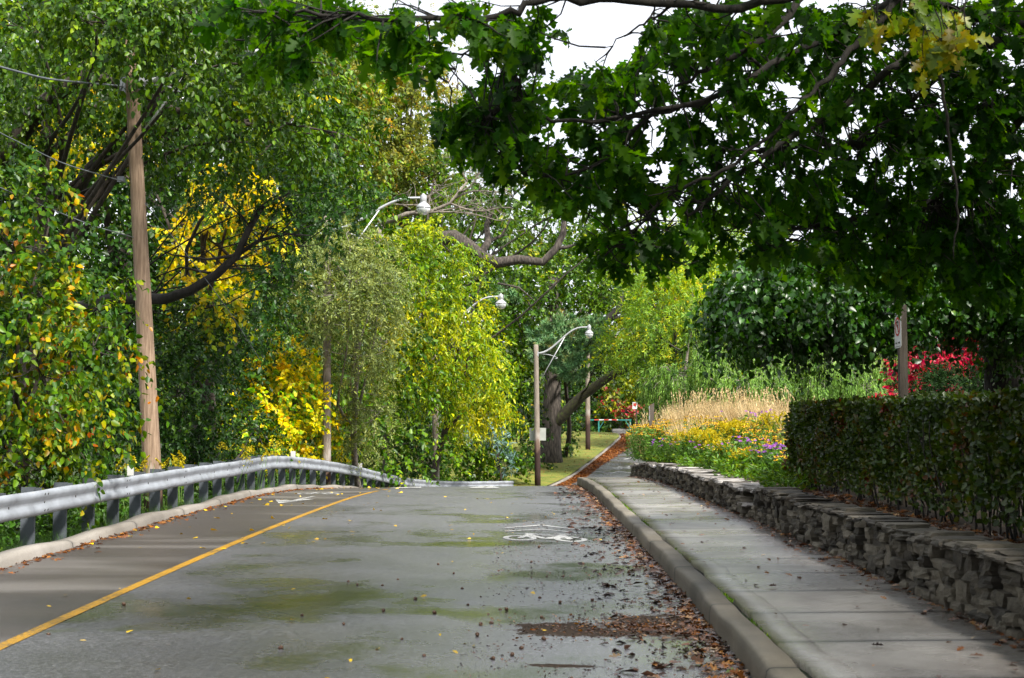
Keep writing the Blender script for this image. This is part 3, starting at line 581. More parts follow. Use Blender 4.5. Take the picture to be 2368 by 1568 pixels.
# sidewalk, slab by slab, and its mossy joint against the kerb
Ys_ = np.arange(-12, 62, .29)
V = []
for Y in Ys_:
    x0 = float(Rf(Y)) + .245 + 1.6 * wob(Y, 4) + .008 * math.sin(Y * 17.3); x1 = float(Wf(Y)) + .25; z = float(zwalk(Y))
    for t in (-1, 0, .12, .125, .13, .14, .3, .5, .75, 1):
        if t < 0: V.append((x0, Y, z - .15)); continue
        dz = -.006 if t == .13 else 0
        V.append((x0 + (x1 - x0) * t, Y, z + dz + .02 * t))
k = 10; I = [q for i in range(len(Ys_)-1) for j in range(k-1) for q in (i*k+j, i*k+j+1, (i+1)*k+j+1, (i+1)*k+j)]
o = np_mesh('sidewalk', V, I, 4, M['walk'], None, False); o['kind'] = 'structure'
ribbon('sidewalk_joint', lambda Y: (Rf(Y) + .18, Rf(Y) + .31), np.arange(-12, 61, .5), lambda X, Y: zwalk(Y) - .05, M['moss_green'], 2)
# ================================================================== ROAD MARKINGS
def dpaint(name, polys, mat, label, cat, group=None, lift=.005):
    """polys: lists of (x, y) world points laid on the road"""
    mb = MB()
    for P in polys:
        mb.add([(x, y, float(zroad(x, y)) + lift) for x, y in P], [tuple(range(len(P)))])
    o = mb.build(name, mat); o['kind'] = 'structure'; return o
def yline(Y): return -3.72 + .0009 * max(Y - 10, 0) ** 2
st = []
for Y in np.arange(-12, 32.9, .4):
    w = .055
    st.append([(yline(Y) - w, Y), (yline(Y) + w, Y), (yline(Y + .4) + w, Y + .4), (yline(Y + .4) - w, Y + .4)])
for a, b in ((33.4, 34.1), (35.0, 35.8)):
    st.append([(yline(a) - w, a), (yline(a) + w, a), (yline(b) + w, b), (yline(b) - w, b)])
def yfar(Y): return float(Lf(Y)) + 3.4
for Y in np.arange(69, 84, .5): st.append([(yfar(Y) - .05, Y), (yfar(Y) + .05, Y), (yfar(Y + .5) + .05, Y + .5), (yfar(Y + .5) - .05, Y + .5)])
dpaint('road_line', st, M['p_yellow'], '', '')
def ring(cx, cy, rx, ry, tx, ty, n=28):
    return [[(cx + rx*math.cos(a), cy + ry*math.sin(a)), (cx + rx*math.cos(b), cy + ry*math.sin(b)), (cx + (rx-tx)*math.cos(b), cy + (ry-ty)*math.sin(b)), (cx + (rx-tx)*math.cos(a), cy + (ry-ty)*math.sin(a))]
            for a, b in ((2*PI*i/n, 2*PI*(i+1)/n) for i in range(n))]
def bar(x0, y0, x1, y1, w):
    dx, dy = x1-x0, y1-y0; l = math.hypot(dx, dy); nx, ny = -dy/l*w/2, dx/l*w/2
    return [(x0+nx, y0+ny), (x1+nx, y1+ny), (x1-nx, y1-ny), (x0-nx, y0-ny)]
def bike(cx, cy, sx, sy):
    P = ring(cx - .36*sx, cy, .24*sx, .42*sy, .085*sx, .15*sy) + ring(cx + .36*sx, cy, .24*sx, .42*sy, .085*sx, .15*sy)
    q = lambda x, y: (cx + x*sx, cy + y*sy)
    for a, b, w in ((( -.36, 0), (-.20, .72), .09), ((-.22, .55), (.0, -.02), .10), ((0, -.02), (.26, .52), .10), ((-.22, .58), (.28, .58), .10), ((.0, -.02), (.36, .0), .10), ((.36, 0), (.26, .72), .09), ((-.28, .80), (-.10, .80), .13), ((.14, .82), (.40, .82), .13)):
        P.append(bar(*q(*a), *q(*b), w))
    return P
def chev(cx, y0, hw, rise, th, gap=.0):
    P = []
    for s in (-1, 1):
        n = 4
        for i in range(n):
            a, b = i/n, (i+1)/n
            xa, xb = hw*(1-a), hw*(1-b)
            if b == 1: xb += gap
            P.append([(cx + s*xa, y0 + rise*a), (cx + s*xb, y0 + rise*b), (cx + s*xb, y0 + rise*b + th), (cx + s*xa, y0 + rise*a + th)])
    return P
dpaint('bike_symbol', bike(.47, 20.3, 1.0, 1.0), M['p_white'], '', '')
dpaint('chevron_marking', chev(.47, 21.35, .58, .55, .16) + chev(.47, 21.95, .58, .75, .2, .02), M['p_white'], '', '')
# contraflow bike lane symbol and arrow
arrow = [[(-4.62, 27.9), (-4.15, 28.6), (-4.35, 28.7), (-4.45, 28.6)], [(-4.55, 28.3), (-4.35, 28.3), (-4.2, 30.3), (-4.32, 30.3)], [(-4.75, 28.0), (-4.60, 27.9), (-4.40, 29.5), (-4.5, 29.5)]]
dpaint('bike_symbol', bike(-4.35, 32.1, .8, 1.0), M['p_white'], '', '')
dpaint('arrow_marking', [[(-4.5, 27.6), (-4.05, 29.2), (-4.22, 29.3), (-4.42, 28.7)], [(-4.5, 27.6), (-4.42, 28.7), (-4.55, 28.9), (-4.8, 29.0)], [(-4.46, 28.4), (-4.36, 28.4), (-4.18, 30.6), (-4.28, 30.6)]], M['p_white'], '', '', lift=.006)
# hump triangles on the crest, facing the camera
for cx in (-2.75, -.72):
    P = []; n = 14; hw = .42
    for i in range(n):
        a, b = -1 + 2*i/n, -1 + 2*(i+1)/n
        ta, tb = (1 - abs(a)), (1 - abs(b))
        P.append([(cx + a*hw, 36.8), (cx + b*hw, 36.8), (cx + b*hw, 36.8 + 6*tb + .01), (cx + a*hw, 36.8 + 6*ta + .01)])
    dpaint('hump_marking', P, M['p_white'], '', '', lift=.012)
# markings on the far climb
for cy, dx in ((78, 2.2), (84, 2.2)):
    c = float(Lf(cy)) + dx
    dpaint('bike_symbol' if cy < 80 else 'chevron_marking', (bike(c, cy, 1.1, 1.6) if cy < 80 else chev(c, cy, .55, 1.2, .5)), M['p_white'], '', '', lift=.008)
dpaint('arrow_marking', chev(float(Lf(74.5)) + 2.3, 74.5, .55, 1.2, .5), M['p_white'], '', '', lift=.008)
# ================================================================== STONE WALL
def rstone(c, d, seed, sub=3, ry=.0, amp=.08, boxy=.84):
    r = np.random.default_rng(seed)
    t = np.linspace(-1, 1, sub + 1); V = {}; verts = []; faces = []
    def vid(p):
        key = tuple(np.round(p, 4))
        if key not in V: V[key] = len(verts); verts.append(p)
        return V[key]
    for ax in range(3):
        for sg in (-1, 1):
            for i in range(sub):
                for j in range(sub):
                    q = []
                    for a, b in ((i, j), (i+1, j), (i+1, j+1), (i, j+1)):
                        p = np.zeros(3); p[ax] = sg; p[(ax+1) % 3] = t[a]; p[(ax+2) % 3] = t[b]; q.append(vid(p))
                    faces.append(tuple(q if sg > 0 else q[::-1]))
    Vv = np.array(verts)
    sph = norm(Vv) * 1.3
    Vv = Vv * boxy + sph * (1 - boxy)
    Vv *= 1 + amp * snoise(Vv + r.random(3) * 10, .5, int(seed) % 9973)[:, None]
    Vv += r.normal(size=Vv.shape) * .025
    # skew
    Vv[:, 2] += Vv[:, 1] * r.normal() * .10; Vv[:, 1] += Vv[:, 2] * r.normal() * .12
    Vv = Vv * np.array(d) / 2
    return Vv + np.array(c), faces
wall = empty('stone_wall', (3.9, 22, float(zwalk(22.))), 'low dry stone wall of grey brown fieldstones along the right sidewalk', 'wall')
mb = MB(); cb = MB(); cb2 = MB(); sd = 0
random.seed(3)
def whgt(Y): return float(np.interp(Y, [-4, 12, 16, 21, 23.5, 40, 50], [.54, .54, .52, .50, .45, .42, .36]))
for Yc0 in [None]:
    # courses
    for course in range(6):
        Y = 5.5
        while Y < 50.3:
            ln = random.choice([random.uniform(.14, .24), random.uniform(.24, .5)]) * (1.2 if Y > 30 else 1)
            H = whgt(Y) + .02 * math.sin(Y * 1.3) + .015 * math.sin(Y * 3.7); h = (H - .05) / 5.3
            yc = Y + ln / 2
            notch = 21.9 < yc < 22.9
            if not (notch and course >= 2):
                x = float(Wf(yc)) + .15 + random.uniform(-.05, .04) + course * .010
                z = float(zwalk(yc)) + h * (course + .5) + random.uniform(-.012, .012)
                if random.random() < .16 and course < 5: hh = h * 2.0; z += h * .5
                else: hh = h * random.uniform(.95, 1.25)
                if course < 5 or random.random() < .8:
                    Vv, Fs = rstone((x, yc, z), (random.uniform(.30, .42), ln * random.uniform(.9, 1.04), hh), sd, 3 if Y < 30 else 2)
                    mb.add(Vv, Fs)
            sd += 1; Y += ln * random.uniform(.96, 1.06)
    # backing core
Yw = np.arange(5.5, 50.5, .5)
for a, b in zip(Yw[:-1], Yw[1:]):
    yc = (a + b) / 2; hgt = (whgt(yc) - .1) * (.42 if 21.7 < yc < 23.0 else 1)
    mb.box((float(Wf(yc)) + .26, yc, float(zwalk(yc)) + hgt / 2 - .02), (.16, .52, hgt))
Y = 5.4
while Y < 50.2:
    ln = random.uniform(.35, .8); yc = Y + ln / 2
    lay = 1
    if Y < 21.5: ln *= random.uniform(.45, .85); yc = Y + ln / 2
    if not (21.9 < yc < 22.9) or True:
        for q in range(lay):
            th = random.uniform(.035, .06) if Y < 21.5 else random.uniform(.05, .075)
            Vv, Fs = rstone((float(Wf(yc)) + .2 + random.uniform(-.03, .04) - .02 * q, yc + random.uniform(-.1, .1) * q, float(zwalk(yc)) + whgt(yc) + .02 * math.sin(yc * 1.3) + .015 * math.sin(yc * 3.7) - .05 + th * (q + .5) + (random.uniform(-.008, .012) if Y < 21.5 else 0)), (random.uniform(.44, .56), ln * 1.0, th), sd + 50000 + q, 4, amp=.06, boxy=.85)
            (cb if Y > 21.5 else cb2).add(Vv, Fs)
    sd += 1; Y += ln * .985
# loose slab lying in the gap
Vv, Fs = rstone((float(Wf(22.4)) + .12, 22.4, float(zwalk(22.4)) + .21), (.42, .9, .05), 991, 4, amp=.03, boxy=.9); cb.add(Vv, Fs)
mb.build('fieldstones', M['stone'], wall); cb.build('cap_stones', M['cap'], wall); cb2.build('cap_stones', M['cap_dark'], wall)
# ================================================================== GUARD RAIL
zt_f = spline([5, 16, 23, 30, 36, 41, 46.5, 50, 55, 60, 64.5], [.88, 1.10, 1.23, 1.335, 1.40, 1.24, .93, .66, .32, .12, .03])
def rx(Y): return float(Lf(Y)) - .36
rail = empty('guard_rail', (rx(20), 20, float(zt_f(20.)) - .75), 'long galvanised steel guard rail curving along the left kerb', 'guard rail')
Yg = np.arange(5, 64.6, .4)
prof = [(.0, .0), (.03, -.012), (.075, -.035), (.083, -.065), (.075, -.09), (.015, -.13), (.0, -.155), (.015, -.18), (.075, -.22), (.083, -.245), (.075, -.275), (.03, -.298), (.0, -.31)]
V = []
for Y in Yg:
    dY = (rx(Y + .2) - rx(Y - .2)) / .4; nrm = np.array([1, -dY]) / math.hypot(1, dY)
    wv = .004 * math.sin(Y * 3.1) 
    for d, dz in prof:
        d = .04 + d * .36; V.append((rx(Y) + nrm[0] * d, Y + nrm[1] * d, float(zt_f(Y)) + dz + wv))
k = len(prof); I = [q for i in range(len(Yg)-1) for j in range(k-1) for q in (i*k+j, i*k+j+1, (i+1)*k+j+1, (i+1)*k+j)]
o = np_mesh('beam', V, I, 4, M['steel'], rail, True)
sm = o.modifiers.new('thickness', 'SOLIDIFY'); sm.thickness = .006
# splice laps and bolts
for i, Y in enumerate(np.arange(6.6, 60, 1.27)):
    if i % 3 == 0:
        for dz in (-.155, -.055, -.255):
            for dy in (-.06, .06) if dz != -.155 else (0,):
                bm_ = MB(); bm_.box((rx(Y + dy) + (.068 if dz != -.155 else .043), Y + dy, float(zt_f(Y)) + dz), (.012, .03, .018), 0, .4); bm_.build('bolt', M['bolt'], rail)
    else:
        bm_ = MB(); bm_.box((rx(Y) + .043, Y, float(zt_f(Y)) - .155), (.012, .018, .03)); bm_.build('bolt', M['bolt'], rail)
Y = 6.6; k = 0
while Y < 63.5:
    x = rx(Y) - .17; zt = float(zt_f(Y)) + .03; gz = float(zground(np.array(rx(Y) - .1), np.array(Y))) - .25
    b = MB()
    h = zt - gz; zc = (zt + gz) / 2
    # channel shaped post: web facing the camera, bright flange edge toward the road
    b.box((x, Y, zc), (.16, .006, h)); b.box((x + .083, Y + .028, zc), (.006, .06, h)); b.box((x - .083, Y + .028, zc), (.006, .06, h))
    b.build('post', M['steel_post'], rail)
    bb = MB(); zb = float(zt_f(Y)) - .155
    bb.box((x + .128, Y + .02, zb + .005), (.05, .10, .34)); bb.build('blockout', M['steel_post'], rail)
    Y += 1.27; k += 1
for Yv in (22.3, 37.8, 46.6):
    b = MB(); b.box((rx(Yv) - .03, Yv, float(zt_f(Yv)) + .075), (.09 if Yv < 30 else .12, .05, .15)); b.build('reflector', M['reflector'], rail)
# ================================================================== LAMP POLES
def arm_pts(p0, dx, dz, n=18):
    t = np.linspace(0, 1, n); x = p0[0] + dx * t
    s = .5 - .5 * np.cos(np.clip(t * 1.15 + .0, 0, 1) * PI)
    z = p0[2] + dz * s
    return np.stack([x, np.full(n, p0[1]) - .25 * t, z], 1)
def lamp_pole(base, top, r0, r1, lamp_xz, label, mat, lampk=1., arm0=None, group='wooden lamp poles along the road', visible_arm=True, brace=True):
    base = np.array(base, float); top = np.array(top, float)
    e = empty('lamp_pole', base, label, 'lamp pole', group)
    mb = MB(); n = 14; t = np.linspace(0, 1, n)[:, None]
    pts = base + (top - base) * t; pts[0, 2] -= .3
    mb.tube(pts, np.linspace(r0, r1, n), 18); mb.build('pole', mat, e, True)
    lx, lz = lamp_xz
    if arm0 is None: arm0 = top + np.array([r1 * .8, -.02, -.42])
    A = arm_pts(arm0, lx - arm0[0], lz - arm0[2] - .12)
    a = MB(); a.tube(A, np.linspace(.05, .035, len(A)), 10); a.build('bracket_arm', M['alu'], e, True)
    if brace:
        b = MB(); q = A[9]; b.tube([top + np.array([r1, -.02, -1.9]), q + np.array([0, 0, -.03])], .022, 8)
        c = MB(); B0 = arm0 + np.array([.05, 0, -.02]); B1 = (top + np.array([r1, -.02, -1.9])) * .35 + q * .65
        c.tube(bez(B0, B1 + np.array([-.03, 0, -.3]), 5, 0, 5) + np.array([[0, 0, 0], [.28, 0, .02], [.42, 0, -.02], [.3, 0, 0], [0, 0, 0]]), .018, 8)
        b.build('brace', M['alu'], e, True); c.build('scroll', M['alu'], e, True)
        bk = MB(); bk.box(tuple(arm0 + np.array([-.02, 0, -.02])), (.10, .14, .22)); bk.build('pole_bracket', M['alu'], e)
    h = MB(); c = (lx, A[-1][1], lz); k = lampk
    h.lathe(c, [(.01*k, .02), (.03*k, 0), (.035*k, -.03), (.075*k, -.04), (.08*k, -.06), (.085*k, -.24), (.07*k, -.26), (.11*k, -.30), (.17*k, -.37), (.185*k, -.42), (.18*k, -.44), (.06*k, -.45)], 22)
    hd = h.build('lamp_head', M['alu'], e, True)
    gl = MB(); gl.lathe(c, [(.16*k, -.435), (.172*k, -.46), (.165*k, -.52), (.13*k, -.60), (.07*k, -.65), (.01*k, -.665)], 22)
    o = gl.build('globe', M['glass'], e, True)
    return e
def gz(x, y): return float(zground(np.array(float(x)), np.array(float(y))))
# P1, the big near pole; leans left toward its top
b1 = D(357, 1205, 25.3); b1[2] = gz(b1[0], 25.3); t1 = D(300, 95, 25.3)
M['pole_near'] = polemat('pole_wood_near', .75, 1.35, (.06, .03, .02), (.14, .07, .045))
la = D(430, 80, 25.1)
e = lamp_pole(b1, t1, .168, .112, (la[0] + 1.2, la[2]), 'tall leaning wooden lamp pole nearest the viewer behind the guard rail', M['pole_near'], 1.1, D(330, 190, 25.2))
b = MB(); p0 = D(300, 418, 25.1); b.box(tuple(p0 + np.array([-.12, -.12, 0])), (.12, .1, .1)); b.build('clamp', M['cable'], e)
b = MB(); p0 = D(288, 200, 25.1); b.box(tuple(p0 + np.array([0, -.12, 0])), (.08, .1, .35)); b.build('clamp', M['cable'], e)
l2 = D(980, 452, 43); b2 = D(755, 1100, 43); b2[2] = gz(b2[0], 43)
lamp_pole(b2, D(757, 500, 43), .135, .11, (l2[0], l2[2]), 'second wooden lamp pole rising through the yellow shrub and grey green tree', M['pole'], 1.2)
l3 = D(1158, 681, 60); b3 = D(1009, 1110, 60); b3[2] = gz(b3[0], 60)
lamp_pole(b3, D(1004, 740, 60), .15, .12, (l3[0], l3[2]), 'third wooden lamp pole mostly hidden by the bright yellow green tree', M['pole'], 1.3)
l4 = D(1361, 752, 68); b4 = D(1243, 1130, 68); b4[2] = float(lawn_z(b4[0], 68))
p4 = lamp_pole(b4, D(1239, 797, 68), .145, .11, (l4[0], l4[2]), 'wooden lamp pole with white curved arm standing at the crest', M['pole_tar'], 1.12)
sb = MB(); q = D(1243, 1004, 68.3); sb.box((q[0], 68.22, q[2]), (.78, .03, .60)); sb.build('sign_panel', M['grey_sign'], p4)
l5 = D(1461, 752, 88); b5 = D(1359, 1045, 90); b5[2] = float(lawn_z(b5[0], 90))
lamp_pole(b5, D(1358, 760, 90), .16, .13, (l5[0], l5[2]), 'farthest wooden lamp pole with dark foot standing on the lawn', M['pole_tar'], 1.1)
# cables
def cable(pts, r, label):
    P = [D(*p) for p in pts]
    P = np.array(P); t = np.linspace(0, 1, len(P)); tt = np.linspace(0, 1, 24)
    Q = np.stack([np.interp(tt, t, P[:, i]) for i in range(3)], 1)
    for _ in range(3): Q[1:-1] = (Q[:-2] + 2 * Q[1:-1] + Q[2:]) / 4
    mb = MB(); mb.tube(Q, r, 6); o = mb.build('overhead_cable', M['cable'], None, True)
    tag(o, label, 'cable', 'cables fixed to the near pole')
cable([(-120, 120, 17.5), (0, 155, 19), (110, 184, 20.8), (290, 200, 25.1)], .016, 'thick twisted dark cable, uppermost of those leaving the near pole leftward')
cable([(-120, 240, 17.5), (0, 308, 19), (147, 380, 21), (290, 421, 25.1)], .010, 'pale thin cable ending at the clamp midway up the near pole')
cable([(-120, 375, 17.5), (0, 435, 19), (206, 520, 21.6), (308, 549, 25.1)], .010, 'dark thin cable, lowest of those leaving the near pole leftward')
cable([(335, 470, 25.2), (424, 578, 26), (520, 705, 27.2), (600, 830, 29.5)], .008, 'dark stay wire slanting down right from the near pole')
# ================================================================== SIGNS
def sign_post(px, pyb, pyt, Y, w, label, sgn_px=None, near=True):
    top = D(px, pyt, Y); x = top[0]; zb = float(zbed(x, Y)) - .2
    e = empty('no_parking_sign', (x, Y, zb), label, 'sign')
    hw = w / 2; zt = top[2]
    mb = MB(); P = []
    for z, zz in ((zb, zb), (zt - .09, zt)):
        P += [(x - hw, Y - hw, z), (x + hw, Y - hw, zz), (x + hw, Y + hw, zz), (x - hw, Y + hw, z)]
    mb.add(P, [(3,2,1,0),(4,5,6,7),(0,1,5,4),(1,2,6,5),(2,3,7,6),(3,0,4,7)])
    mb.build('post', M['post_wood'], e)
    # panel on the road side of the post, turned slightly to the camera
    sw, sh = .30, .45
    cx, cz = x - hw - .006, zt - .09 - sh / 2 - .02
    def pt(u, v, d=0):     # u to the reader's right, v up, d out of the face toward the road
        return (cx - d, Y - u, cz + v)
    def plate(name, poly, d, mat, th=.004):
        b = MB(); n = len(poly)
        b.add([pt(u, v, d) for u, v in poly] + [pt(u, v, d - th) for u, v in poly], [tuple(range(n)), tuple(range(2*n-1, n-1, -1))] + [(i, (i+1) % n, n + (i+1) % n, n + i) for i in range(n)])
        return b.build(name, mat, e)
    def rr(w2, h2, r, n=5):
        o = []
        for qx, qy, a0 in ((w2-r, h2-r, 0), (-w2+r, h2-r, PI/2), (-w2+r, -h2+r, PI), (w2-r, -h2+r, 1.5*PI)):
            o += [(qx + r*math.cos(a0 + i*PI/2/n), qy + r*math.sin(a0 + i*PI/2/n)) for i in range(n+1)]
        return o
    panel = plate('sign_panel', rr(sw/2, sh/2, .03), 0, M['white_paint'])
    b = MB()
    def quad(P, d): b.add([pt(u, v, d) for u, v in P], [tuple(range(len(P)))])
    # ring
    n = 28; c0 = .045
    for i in range(n):
        a, c = 2*PI*i/n, 2*PI*(i+1)/n
        quad([(.12*math.cos(a), c0 + .12*math.sin(a)), (.12*math.cos(c), c0 + .12*math.sin(c)), (.095*math.cos(c), c0 + .095*math.sin(c)), (.095*math.cos(a), c0 + .095*math.sin(a))], .0035)
    quad([(-.085, c0 + .07), (-.07, c0 + .085), (.085, c0 - .07), (.07, c0 - .085)], .0065)
    b.build('prohibition_ring', M['red_paint'], e)
    b = MB()
    quad([(.045, c0 - .07), (.022, c0 - .07), (.022, c0 + .07), (.045, c0 + .07)], .0045)
    quad([(.022, c0 + .07), (-.03, c0 + .07), (-.03, c0 + .05), (.022, c0 + .05)], .0045)
    quad([(-.03, c0 + .07), (-.05, c0 + .05), (-.05, c0 + .02), (-.03, c0 + .0)], .0048)
    quad([(.022, c0 + .02), (-.03, c0 + .02), (-.03, c0 + .0), (.022, c0 + .0)], .0045)
    # arrows
    for s in (-1, 1):
        quad([(s*.02, -.155), (s*.075, -.155), (s*.075, -.168), (s*.02, -.168)], .0045)
        quad([(s*.075, -.14), (s*.105, -.1615), (s*.075, -.183)], .0045)
    # thin border
    for P in ([(-.13, .21), (.13, .21), (.13, .205), (-.13, .205)], [(-.13, -.21), (.13, -.21), (.13, -.205), (-.13, -.205)]): quad(P, .0045)
    b.build('symbol', M['black_ink'], e)
    return e
sign_post(2084, 925, 703, 18, .10, 'square wooden post with narrow no parking sign rising behind the clipped hedge')
sign_post(1506, 985, 932, 45, .15, 'pale wooden sign post with white panel beside the tan grasses')
# small far sign
e = empty('parking_sign', (D(1471, 1000, 104)[0], 104, 1.9), 'small far parking sign on a thin dark post near the barrier gate', 'sign')
q = D(1471, 930, 104); b = MB(); b.box((q[0], 104, (q[2] + 1.7) / 2), (.08, .08, q[2] - 1.7)); b.build('post', M['bark'], e)
b = MB(); b.box((q[0] - .12, 103.93, q[2] - .25), (.36, .02, .5)); b.build('sign_panel', M['white_paint'], e)
b = MB(); b.box((q[0] - .12, 103.915, q[2] - .18), (.22, .004, .2)); b.build('symbol', M['red_paint'], e)
# barrier gate
g0 = D(1362, 971, 116); g1 = D(1458, 971, 116)
e = empty('barrier_gate', ((g0[0] + g1[0]) / 2, 116, float(zr(116))), 'teal green barrier gate with red and white striped bar', 'gate')
b = MB(); b.box(((g0[0] + g1[0]) / 2, 116, g0[2]), (g1[0] - g0[0] + .1, .09, .10)); b.build('bar', M['green_paint'], e)
b = MB(); b.box(((g0[0] + g1[0]) / 2 - .3, 115.94, g0[2] + .01), (1.9, .04, .075)); b.build('white_band', M['white_paint'], e)
for dx in (-.9, -.1, .55):
    b = MB(); b.box(((g0[0] + g1[0]) / 2 - .2 + dx, 115.90, g0[2] + .01), (.38, .04, .08)); b.build('red_band', M['red_paint'], e)
for px in (1384, 1457):
    q = D(px, 971, 116); zb = float(zr(116)); b = MB(); b.box((q[0], 116, (q[2] + zb) / 2 - .03), (.11, .08, q[2] - zb - .05))
    b.tube([(q[0], 115.99, zb + .4), (q[0] + (.45 if px < 1400 else -.4), 115.99, q[2] - .05)], .03, 6); b.build('post', M['green_paint'], e)
b = MB(); Vv, Fs = rstone((D(1440, 1000, 114)[0], 114, float(zr(114)) + .2), (1.6, .6, .4), 5, 3, amp=.1, boxy=.7); b.add(Vv, Fs)
o = b.build('kerb_stone', M['cap']); tag(o, 'pale kerb stone block beside the far barrier gate', 'stone')
# ================================================================== TREES
def base_at(px, Y, z=None):
    x = D(px, 1000, Y)[0]; return (x, Y, gz(x, Y) if z is None else z)
# --- left side, near to far
tree('redbud_tree', 'leafy shrubby tree with orange tinged drooping leaves at far left behind the rail', 'tree', base_at(30, 21), [
    B(60, 560, 130, 95, 20, 1.1), B(110, 720, 185, 110, 20.5, 1.3), B(60, 860, 190, 120, 20, 1.3), B(105, 955, 140, 85, 20.8, 1.2), B(40, 1060, 140, 70, 20.3, .9), B(200, 1010, 60, 60, 25.3, .8), B(215, 790, 90, 90, 22.5, .9), B(40, 440, 100, 60, 20, 1)],
    M['leaf_redbud'], r0=.09, seed=3, tpl='leaf', lsz=.105, lai=3.2, per=12, L=.6, droop=.6, down=.8, freq=1.0, thr=.0, shell=.75, extra=70, up=.5)
e, T = tree('linden_tree', 'large green tree with drooping leaves and bare limbs filling the upper left', 'tree', base_at(-60, 28), [
    B(120, 90, 260, 140, 25.5, 3), B(420, 60, 260, 120, 25, 3), B(620, 150, 170, 110, 26, 2.4), B(270, 190, 200, 90, 28.5, 1.6), B(620, 300, 170, 80, 27, 1.8), B(760, 340, 90, 55, 27, 1.2), B(120, 300, 150, 70, 28, 1.5), B(450, 340, 120, 70, 28, 1.6), B(430, 200, 150, 90, 27.5, 2), B(-60, 200, 160, 160, 25, 2.5), B(300, 75, 150, 80, 22.3, .9), B(440, 190, 90, 60, 23, .9), B(240, 20, 200, 60, 22.5, 1), B(470, 20, 160, 60, 22.5, 1)],
    M['leaf_ul'], lk=.26, r0=.24, seed=13, tpl='leaf', lsz=.105, lai=3.0, per=14, L=.6, droop=.7, down=.9, freq=.8, thr=.05, shell=.75, extra=90, up=.45, top=D(110, 250, 28))
mb = MB()
mb.tube(np.array([D(-60, 420, 27), D(30, 330, 27), D(100, 240, 26.8), D(170, 190, 26.6), D(240, 185, 26.4), D(330, 215, 26)]), [.22, .2, .17, .14, .1, .08], 10)
mb.tube(np.array([D(330, 215, 26), D(400, 255, 26), D(480, 265, 26.2), D(560, 285, 26.5), D(640, 300, 26.8), D(720, 310, 27)]), [.08, .07, .055, .045, .03, .015], 8)
mb.tube(np.array([D(160, 480, 29), D(200, 400, 29), D(250, 350, 28.6), D(300, 320, 28.2), D(340, 260, 28)]), [.16, .14, .12, .09, .05], 8)
mb.build('limb', M['bark'], e, True)
e, T = tree('oak_tree', 'dark green oak branch system sweeping up right beside the near pole', 'tree', base_at(180, 33), [
    B(740, 450, 120, 80, 28.5, 1.3), B(820, 490, 70, 50, 28.8, 1), B(640, 640, 60, 75, 28, .9), B(590, 430, 110, 60, 29, 1.2), B(690, 550, 70, 40, 28.5, .8), B(450, 420, 110, 60, 30, 1.2), B(880, 470, 30, 25, 29, .5)],
    M['leaf_oak'], bark='bark_dark', r0=.2, seed=23, tpl='oak', lsz=.13, lai=2.6, per=10, L=.4, droop=.3, down=.35, freq=1.1, thr=0, extra=24, cluster=.4, up=.9, top=D(150, 690, 31), lk=.14)
mb = MB()
mb.tube(np.array([D(150, 720, 31), D(260, 690, 30), D(380, 692, 28.5), D(440, 672, 28.2), D(500, 635, 28), D(548, 590, 28), D(575, 530, 28), D(605, 480, 28.2), D(680, 440, 28.5)]), [.13, .12, .11, .10, .09, .08, .065, .05, .02], 9)
mb.tube(np.array([D(548, 590, 28), D(600, 556, 28), D(660, 541, 28), D(720, 545, 28.4)]), [.05, .04, .025, .01], 7)
mb.tube(np.array([D(500, 635, 28), D(420, 618, 28.2), D(360, 640, 28.4)]), [.03, .02, .01], 6)
mb.tube(np.array([D(548, 590, 28), D(480, 600, 27.8), D(400, 590, 27.6), D(350, 570, 27.6)]), [.035, .025, .015, .008], 6)
for k in range(22):
    a = random.choice([(560, 560), (575, 520), (520, 620), (600, 556), (640, 545)]); 
    mb.tube(bez(D(*a, 28), D(a[0] + random.uniform(-130, 140), a[1] + random.uniform(-90, 50), 28 + random.uniform(-.6, .6)), k, .15, 6), np.linspace(.02, .004, 6), 5)
mb.build('limb', M['bark_dark'], e, True)
tree('yellow_tree', 'golden yellow leaved tree glowing between the near pole and the second pole', 'tree', base_at(500, 36), [
    B(545, 440, 90, 60, 33.5, 1.0), B(580, 495, 85, 60, 33.5, 1.2), B(500, 490, 60, 60, 33, 1), B(460, 590, 80, 60, 34, 1.2), B(500, 700, 80, 60, 30.5, 1.0), B(700, 232, 50, 24, 31, .6), B(210, 260, 130, 60, 33, 1.4), B(190, 350, 110, 70, 34, 1.2), B(560, 610, 50, 50, 34, 1)],
    M['leaf_yellow'], r0=.13, seed=33, tpl='leaf', lsz=.13, lai=2.6, per=12, L=.5, droop=.5, down=.6, freq=1.0, thr=-.1, extra=40, up=.6)
tree('dark_tree', 'dense dark green tree behind the near lamp pole', 'tree', base_at(430, 33), [
    B(430, 760, 120, 90, 31, 1.6), B(520, 760, 90, 80, 32, 1.5), B(430, 900, 120, 120, 30, 1.6), B(425, 1020, 100, 70, 31, 1.2), B(560, 1010, 90, 70, 37, 1.2), B(370, 960, 90, 110, 29.5, 1.2), B(600, 740, 70, 70, 33, 1.2)],
    M['leaf_dark'], r0=.12, seed=43, tpl='leaf', lsz=.09, lai=2.8, per=14, L=.45, droop=.4, down=.5, freq=1.0, thr=-.05, extra=40, up=.6)
